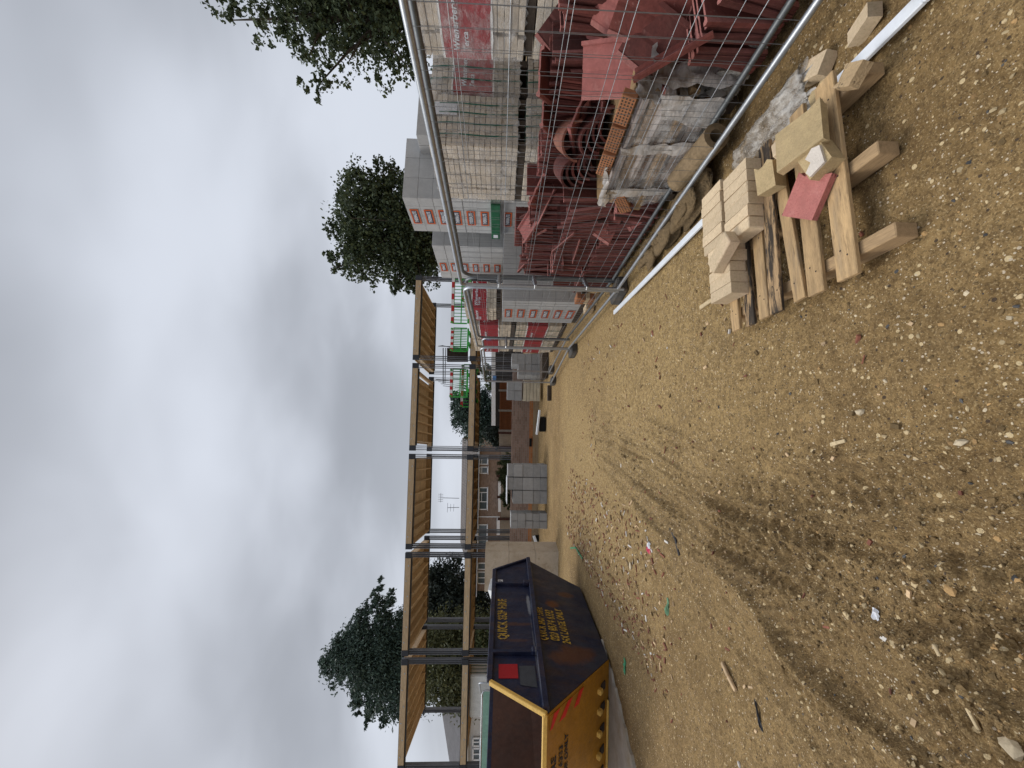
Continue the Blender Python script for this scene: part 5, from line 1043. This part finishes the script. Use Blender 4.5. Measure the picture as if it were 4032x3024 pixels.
b = MB(); b.prism([(p.x-.05, D3+.2, -1), (q.x, D3+1.2, -1), (q.x, D3+1.2, q.z-.1), (p.x-.05, D3+.2, p.z-.1)], (0, 6, 0)); b.build('wall', darkw, gh_)
for Y0, Y1 in ((1405, 1420), (1585, 1592)): pass
b = MB(); a = A(1947, 1492, D3-.1); b.box(a, (.42, .06, .22)); tag(b.build('blue_sign', bluep), 'small blue sign hanging from the white garage fascia', 'sign')
gf = thing('fence_boards', 'brown stained board fence with concrete posts behind the brick wall', 'fence', (0, 0, 0)); D4 = 20.0
for (Y0, Y1) in ((1500, 1535), (1539, 1614), (1619, 1692)):
    a, c = A(1967, Y1, D4), A(1967, Y0, D4); b = MB(); b.prism([(a.x, D4, .2), (c.x, D4, .2), (c.x, D4, a.z), (a.x, D4, a.z)], (0, .04, 0))
    for k in range(3): b.bar((a.x, D4-.02, .9+.27*k), (c.x, D4-.02, .9+.27*k), .03, .07)
    b.build('board_panel', fencew, gf)
for Y in (1537, 1616, 1695):
    a = A(1963, Y, D4); b = MB(); b.box((a.x, D4, a.z/2+.1), (.10, .10, a.z-.2)); b.build('post', cpost, gf)
gg = thing('garden_fence', 'weathered grey garden fence with brown posts below the house windows', 'fence', (0, 0, 0)); D5 = 21.5
for (Y0, Y1, X) in ((1703, 1760, 1965), (1762, 1872, 1972), (1876, 1955, 1974), (1960, 2040, 1972), (2046, 2140, 1970)):
    a, c = A(X, Y1, D5), A(X, Y0, D5); b = MB(); b.prism([(a.x, D5, .2), (c.x, D5, .2), (c.x, D5, c.z), (a.x, D5, a.z)], (0, .05, 0)); b.build('board_panel', fenceg, gg)
for Y, X in ((1704, 1962), (1761, 1966), (1874, 1955), (1957, 1957), (2043, 1960)):
    a = A(X, Y, D5-.08); b = MB(); b.box((a.x, D5-.08, a.z/2+.1), (.12, .10, a.z-.2)); b.build('post', brownp, gg)
# left background: white wrapped pack, netted fence, plain fence
pk = Vector((-11.0, 14.6, 0))
t = thing('wrapped_pack', 'white film wrapped brick pack with green straps seen over the skip', 'brick pack', pk, math.radians(6)); b = MB(); b.box((-.75, .5, 1.22), (1.5, 1.0, 2.40), None, 0, .05, .0); b.build('film_wrap', whitefilm, t)
for y_ in (.14, .36, .58, .82): b = MB(); b.bar((.012, y_, .1), (.012, y_, 2.43), .004, .03, upv=(0, 1, 0)); b.build('strap', greenstrap, t)
mesh_fence('plain fence panel with rounded corner beyond the skip at the left', -10.75, 13.3, -8.35, 10.8, h=1.93, group='wire mesh site fence panels'); 
mesh_fence('fence panel with pale green netting beyond the skip at the left', -9.35, 11.8, -12.7, 11.4, h=1.87, group='wire mesh site fence panels', net=True)
# ------------------------------------------------------------------ trees and shrubs
def foliage(lobes, n, size, seed, droop=0.0, elong=1.6, inner=.25, sprays=0, spread=1.04):
    """leaf clumps spread through overlapping lobes; every leaf is a small bent two-triangle face"""
    r = np.random.default_rng(seed); C = np.array([l[:3] for l in lobes]); Rr = np.array([l[3:6] if len(l) > 4 else (l[3],)*3 for l in lobes]); vol = Rr.prod(1)**.72; pr_ = vol/vol.sum()
    nc = max(30, n//20); li = r.choice(len(lobes), nc, p=pr_); dv = r.normal(size=(nc, 3)); dv /= np.linalg.norm(dv, axis=1)[:, None]; rad = (inner+(spread-inner)*r.random(nc)**.5)[:, None]
    cc = C[li] + dv*rad*Rr[li]; cs = Rr[li].mean(1)*r.uniform(.07, .22, nc)
    k = r.integers(0, nc, n); P = cc[k] + np.clip(r.normal(size=(n, 3)), -1.5, 1.5)*cs[k][:, None]*np.array([1, 1, .7])
    if sprays:
        sdv = dv[k]*.8 + np.array([0, 0, -.35]); P = P + sdv*(np.abs(r.normal(size=n))*cs[k]*sprays)[:, None]
    out = P - C[li][k]; out /= np.linalg.norm(out, axis=1)[:, None]+1e-6
    ax = out*.6 + r.normal(size=(n, 3))*.8; ax[:, 2] -= droop; ax /= np.linalg.norm(ax, axis=1)[:, None]
    sd_ = np.cross(ax, r.normal(size=(n, 3))); sd_ /= np.linalg.norm(sd_, axis=1)[:, None]+1e-6; nn = np.cross(ax, sd_)
    s_ = (size*r.uniform(.6, 1.4, n))[:, None]; L = s_*elong
    v0 = P - ax*L*.5; v1 = P + sd_*s_*.5 + nn*s_*.12; v2 = P + ax*L*.5; v3 = P - sd_*s_*.5 + nn*s_*.12
    V = np.stack([v0, v1, v2, v3], 1).reshape(-1, 3); me = bpy.data.meshes.new('crown'); me.vertices.add(len(V)); me.vertices.foreach_set('co', V.astype(np.float32).ravel())
    fi = np.arange(4*n, dtype=np.int32); me.loops.add(4*n); me.polygons.add(n); me.polygons.foreach_set('loop_start', np.arange(0, 4*n, 4, dtype=np.int32)); me.loops.foreach_set('vertex_index', fi); me.update(calc_edges=True); return me, cc
def tree(name, label, cat, base, lobes, n, size, mat, seed, trunk_r=.2, top=None, group=None, limbs=40, **kw):
    t = thing(name, label, cat, (0, 0, 0), 0, group); me, cc = foliage(lobes, n, size, seed, **kw); me.materials.append(mat); put('crown', me, t)
    if trunk_r:
        b = MB(); base = Vector(base); top = Vector(top) if top else Vector(lobes[0][:3]); b.tube([base, base*.6+top*.4+Vector((.1*trunk_r, 0, 0)), top], [trunk_r*1.2, trunk_r*.85, trunk_r*.25], 8)
        r = random.Random(seed)
        for i in r.sample(range(len(cc)), min(limbs, len(cc))):
            e = Vector(cc[i]); s_ = base + (top-base)*r.uniform(.35, .95); m_ = (s_+e)/2 + Vector((0, 0, .08*(e-s_).length)); b.tube([s_, m_, e], [trunk_r*.28, trunk_r*.16, trunk_r*.05], 5)
        b.build('trunk', bark, t)
    return t
def lob(X, Y, d, r, rz=1.0, ry=1.0): p = A(X, Y, d); return (p.x, p.y, p.z, r, r*ry, r*rz)
D = 12.5
L1 = [lob(1500, -60, D, 1.5), lob(1560, 120, D, 1.0, .9), lob(1330, -80, D, 1.6), lob(1400, 120, D, 1.15, .9), lob(1240, 60, D+.5, 1.15), lob(1150, -100, D, 1.6), lob(1180, 130, D, .75), lob(1060, 10, D, 1.0, .7), lob(950, -70, D, 1.0, .6), lob(830, -40, D, .62, .6), lob(1255, 260, D, .62, .6), lob(1225, 350, D, .36), lob(1340, 330, D, .42), lob(1500, 270, D, .75, .7), lob(1590, 290, D, .42), lob(1450, -350, D, 3.4), lob(1150, -420, D+1, 3.0), lob(900, 25, D, .4), lob(1020, 110, D, .5), lob(1290, 200, D, .7, .8), lob(1450, 60, D, 1.2), lob(1600, 180, D, .8), lob(1180, 20, D, .9), lob(1350, 30, D, 1.2)]
tree('broadleaf_tree', 'large dark broadleaf tree overhanging the right border above the brick packs', 'tree', (12.5, 13, 0), L1, 38000, .085, leaf_d, 3, .3, (11.5, 12.5, 7.5), droop=.35, elong=1.5, limbs=45)
D = 26.0
L2 = [lob(1470, 880, D, 2.6, .9), lob(1420, 760, D, 1.7, .8), lob(1440, 1010, D, 1.9, .9), lob(1560, 800, D, 1.7), lob(1590, 960, D, 2.0), lob(1370, 880, D, 1.2, .7), lob(1330, 900, D, .8), lob(1340, 1030, D, .9, .6), lob(1300, 1010, D, .45), lob(1520, 690, D, 1.0), lob(1500, 645, D, .45), lob(1580, 1080, D, 1.1), lob(1560, 1135, D, .5), lob(1400, 700, D, .6), lob(1660, 920, D, 2.4), lob(1660, 1060, D, 1.3), lob(1640, 760, D, 1.4), lob(1620, 1130, D, .55), lob(1350, 790, D, .5), lob(1420, 1080, D, .5)]
tree('broadleaf_tree', 'round dark broadleaf tree standing behind the labelled block packs', 'tree', (10.5, D, -1), L2, 34000, .145, leaf_d, 4, .35, A(1450, 880, D), droop=.2, elong=1.4, limbs=60)
D = 30.0
L3 = [lob(1480, 2570, D, 1.9, .9), lob(1400, 2570, D, 1.5), lob(1330, 2600, D, 1.0), lob(1285, 2603, D, .5), lob(1340, 2540, D, .8, .5), lob(1390, 2500, D, .9, .55), lob(1425, 2440, D, .85, .5), lob(1455, 2385, D, .7, .45), lob(1480, 2335, D, .6, .4), lob(1495, 2295, D, .42, .35), lob(1505, 2400, D, .8, .6), lob(1540, 2350, D, .5, .4), lob(1330, 2670, D, .55, .4), lob(1310, 2700, D, .3, .4), lob(1420, 2660, D, 1.1, .7), lob(1405, 2740, D, .7, .5), lob(1410, 2785, D, .45, .4), lob(1480, 2740, D, 1.0, .7), lob(1450, 2810, D, .5, .4), lob(1440, 2845, D, .3, .35), lob(1505, 2830, D, .5, .4), lob(1560, 2660, D, 1.9), lob(1550, 2480, D, 1.1), lob(1570, 2770, D, .8), lob(1570, 2570, D, 1.6), lob(1640, 2600, D, 2.0), lob(1640, 2720, D, 1.0)]
tree('conifer_tree', 'tall blue green conifer with drooping sprays rising above the left of the frame', 'tree', (-22.5, D, -1), L3, 64000, .088, leaf_c, 5, .4, A(1330, 2600, D), droop=.9, elong=2.8, limbs=50, sprays=1.8, spread=1.1)
D = 50.0
L4 = [lob(1780, 2330, D, 3.89), lob(1720, 2300, D, 2.78, .9), lob(1700, 2380, D, 2.78), lob(1840, 2380, D, 3.70), lob(1700, 2270, D, 1.11), lob(1750, 2250, D, 1.11), lob(1900, 2330, D, 2.78), lob(1680, 2440, D, 2.41), lob(1790, 2450, D, 2.96), lob(1930, 2430, D, 2.59)]
tree('yew_tree', 'near black conifer filling the gap behind the skip rim', 'tree', (-28.5, D, -1), L4, 24000, .19, leaf_k, 6, .25, A(1720, 2340, D), droop=.1, elong=2.4)
D = 24.0
L5 = [lob(1760, 2560, D, 2.0), lob(1700, 2520, D, 1.4), lob(1830, 2560, D, 1.8), lob(1800, 2660, D, 1.7), lob(1740, 2680, D, 1.4), lob(1680, 2600, D, 1.1), lob(1850, 2700, D, 1.4), lob(1780, 2740, D, .9), lob(1900, 2520, D, 1.6), lob(1740, 2750, D, .45, .6), lob(1900, 2620, D, 1.4)]
tree('overgrown_shrub', 'loose olive green overgrown shrub between the steel columns at the left', 'shrub', (-17, D, -1), L5, 36000, .08, leaf_o, 7, .15, A(1740, 2580, D), droop=.5, elong=2.2)
D = 23.5
L6 = [lob(1915, 2600, D, .8), lob(1910, 2500, D, .8), lob(1890, 2540, D, .7)]
tree('green_shrub', 'bright green shrub low behind the skip rim', 'shrub', (-15, 22, 0), L6, 4000, .10, leaf_g, 17, .06, A(1900, 2560, D), droop=.2)
D = 29.0
L7 = [lob(1870, 1640, D, 1.5, 1.0), lob(1830, 1610, D, 1.0), lob(1800, 1590, D, .6, .8), lob(1790, 1560, D, .35), lob(1800, 1650, D, .5), lob(1870, 1570, D, .9), lob(1900, 1680, D, 1.1), lob(1920, 1620, D, 1.3), lob(1835, 1670, D, .7), lob(1910, 1720, D, .45), lob(1785, 1650, D, .3)]
tree('conifer_tree', 'small dark conifer behind the frame left of the green barriers', 'tree', (-2.2, D, -1), L7, 22000, .07, leaf_c, 8, .2, A(1810, 1610, D), droop=.3, elong=2.6, sprays=1.8)
D = 26.0
L8 = [lob(1945, 1712, D, .62), lob(1950, 1690, D, .5), lob(1958, 1735, D, .5), lob(1960, 1750, D, .3), lob(1925, 1700, D, .3)]
tree('round_bush', 'round clipped dark bush beside the small conifer', 'shrub', (-3.4, D, -1), L8, 4000, .08, leaf_k, 9, .06)
D = 17.0
L9 = [lob(1990, 1835, D, .42, .8), lob(1998, 1870, D, .36, .8), lob(1985, 1860, D, .3), lob(2000, 1800, D, .26), lob(2000, 1905, D, .28), lob(1985, 1880, D, .2)]
tree('reedy_shrub', 'feathery grey green shrub behind the large grey block pile', 'shrub', (-3.8, D, 0), L9, 3200, .03, leaf_g, 10, .03, elong=7, droop=-1.2)
L10 = [lob(1998, 1960, D, .30), lob(2005, 1935, D, .25), lob(2003, 1985, D, .22)]
tree('green_shrub', 'bright green shrub behind the left end of the large block pile', 'shrub', (-5.3, D, 0), L10, 1800, .035, leaf_g, 11, .03, elong=4, droop=-.4)
D = 27
tree('green_shrub', 'yellow green shrub above the white garage fascia', 'shrub', (1.5, D, 0), [lob(1925, 1480, D, .5), lob(1915, 1455, D, .4), lob(1925, 1520, D, .3)], 2200, .07, leaf_g, 12, .05)
for o in bpy.data.objects:
    if 'category' in o and 'kind' not in o: o['kind'] = 'thing'
print('tiles', n_t, 'objects', len(bpy.data.objects))
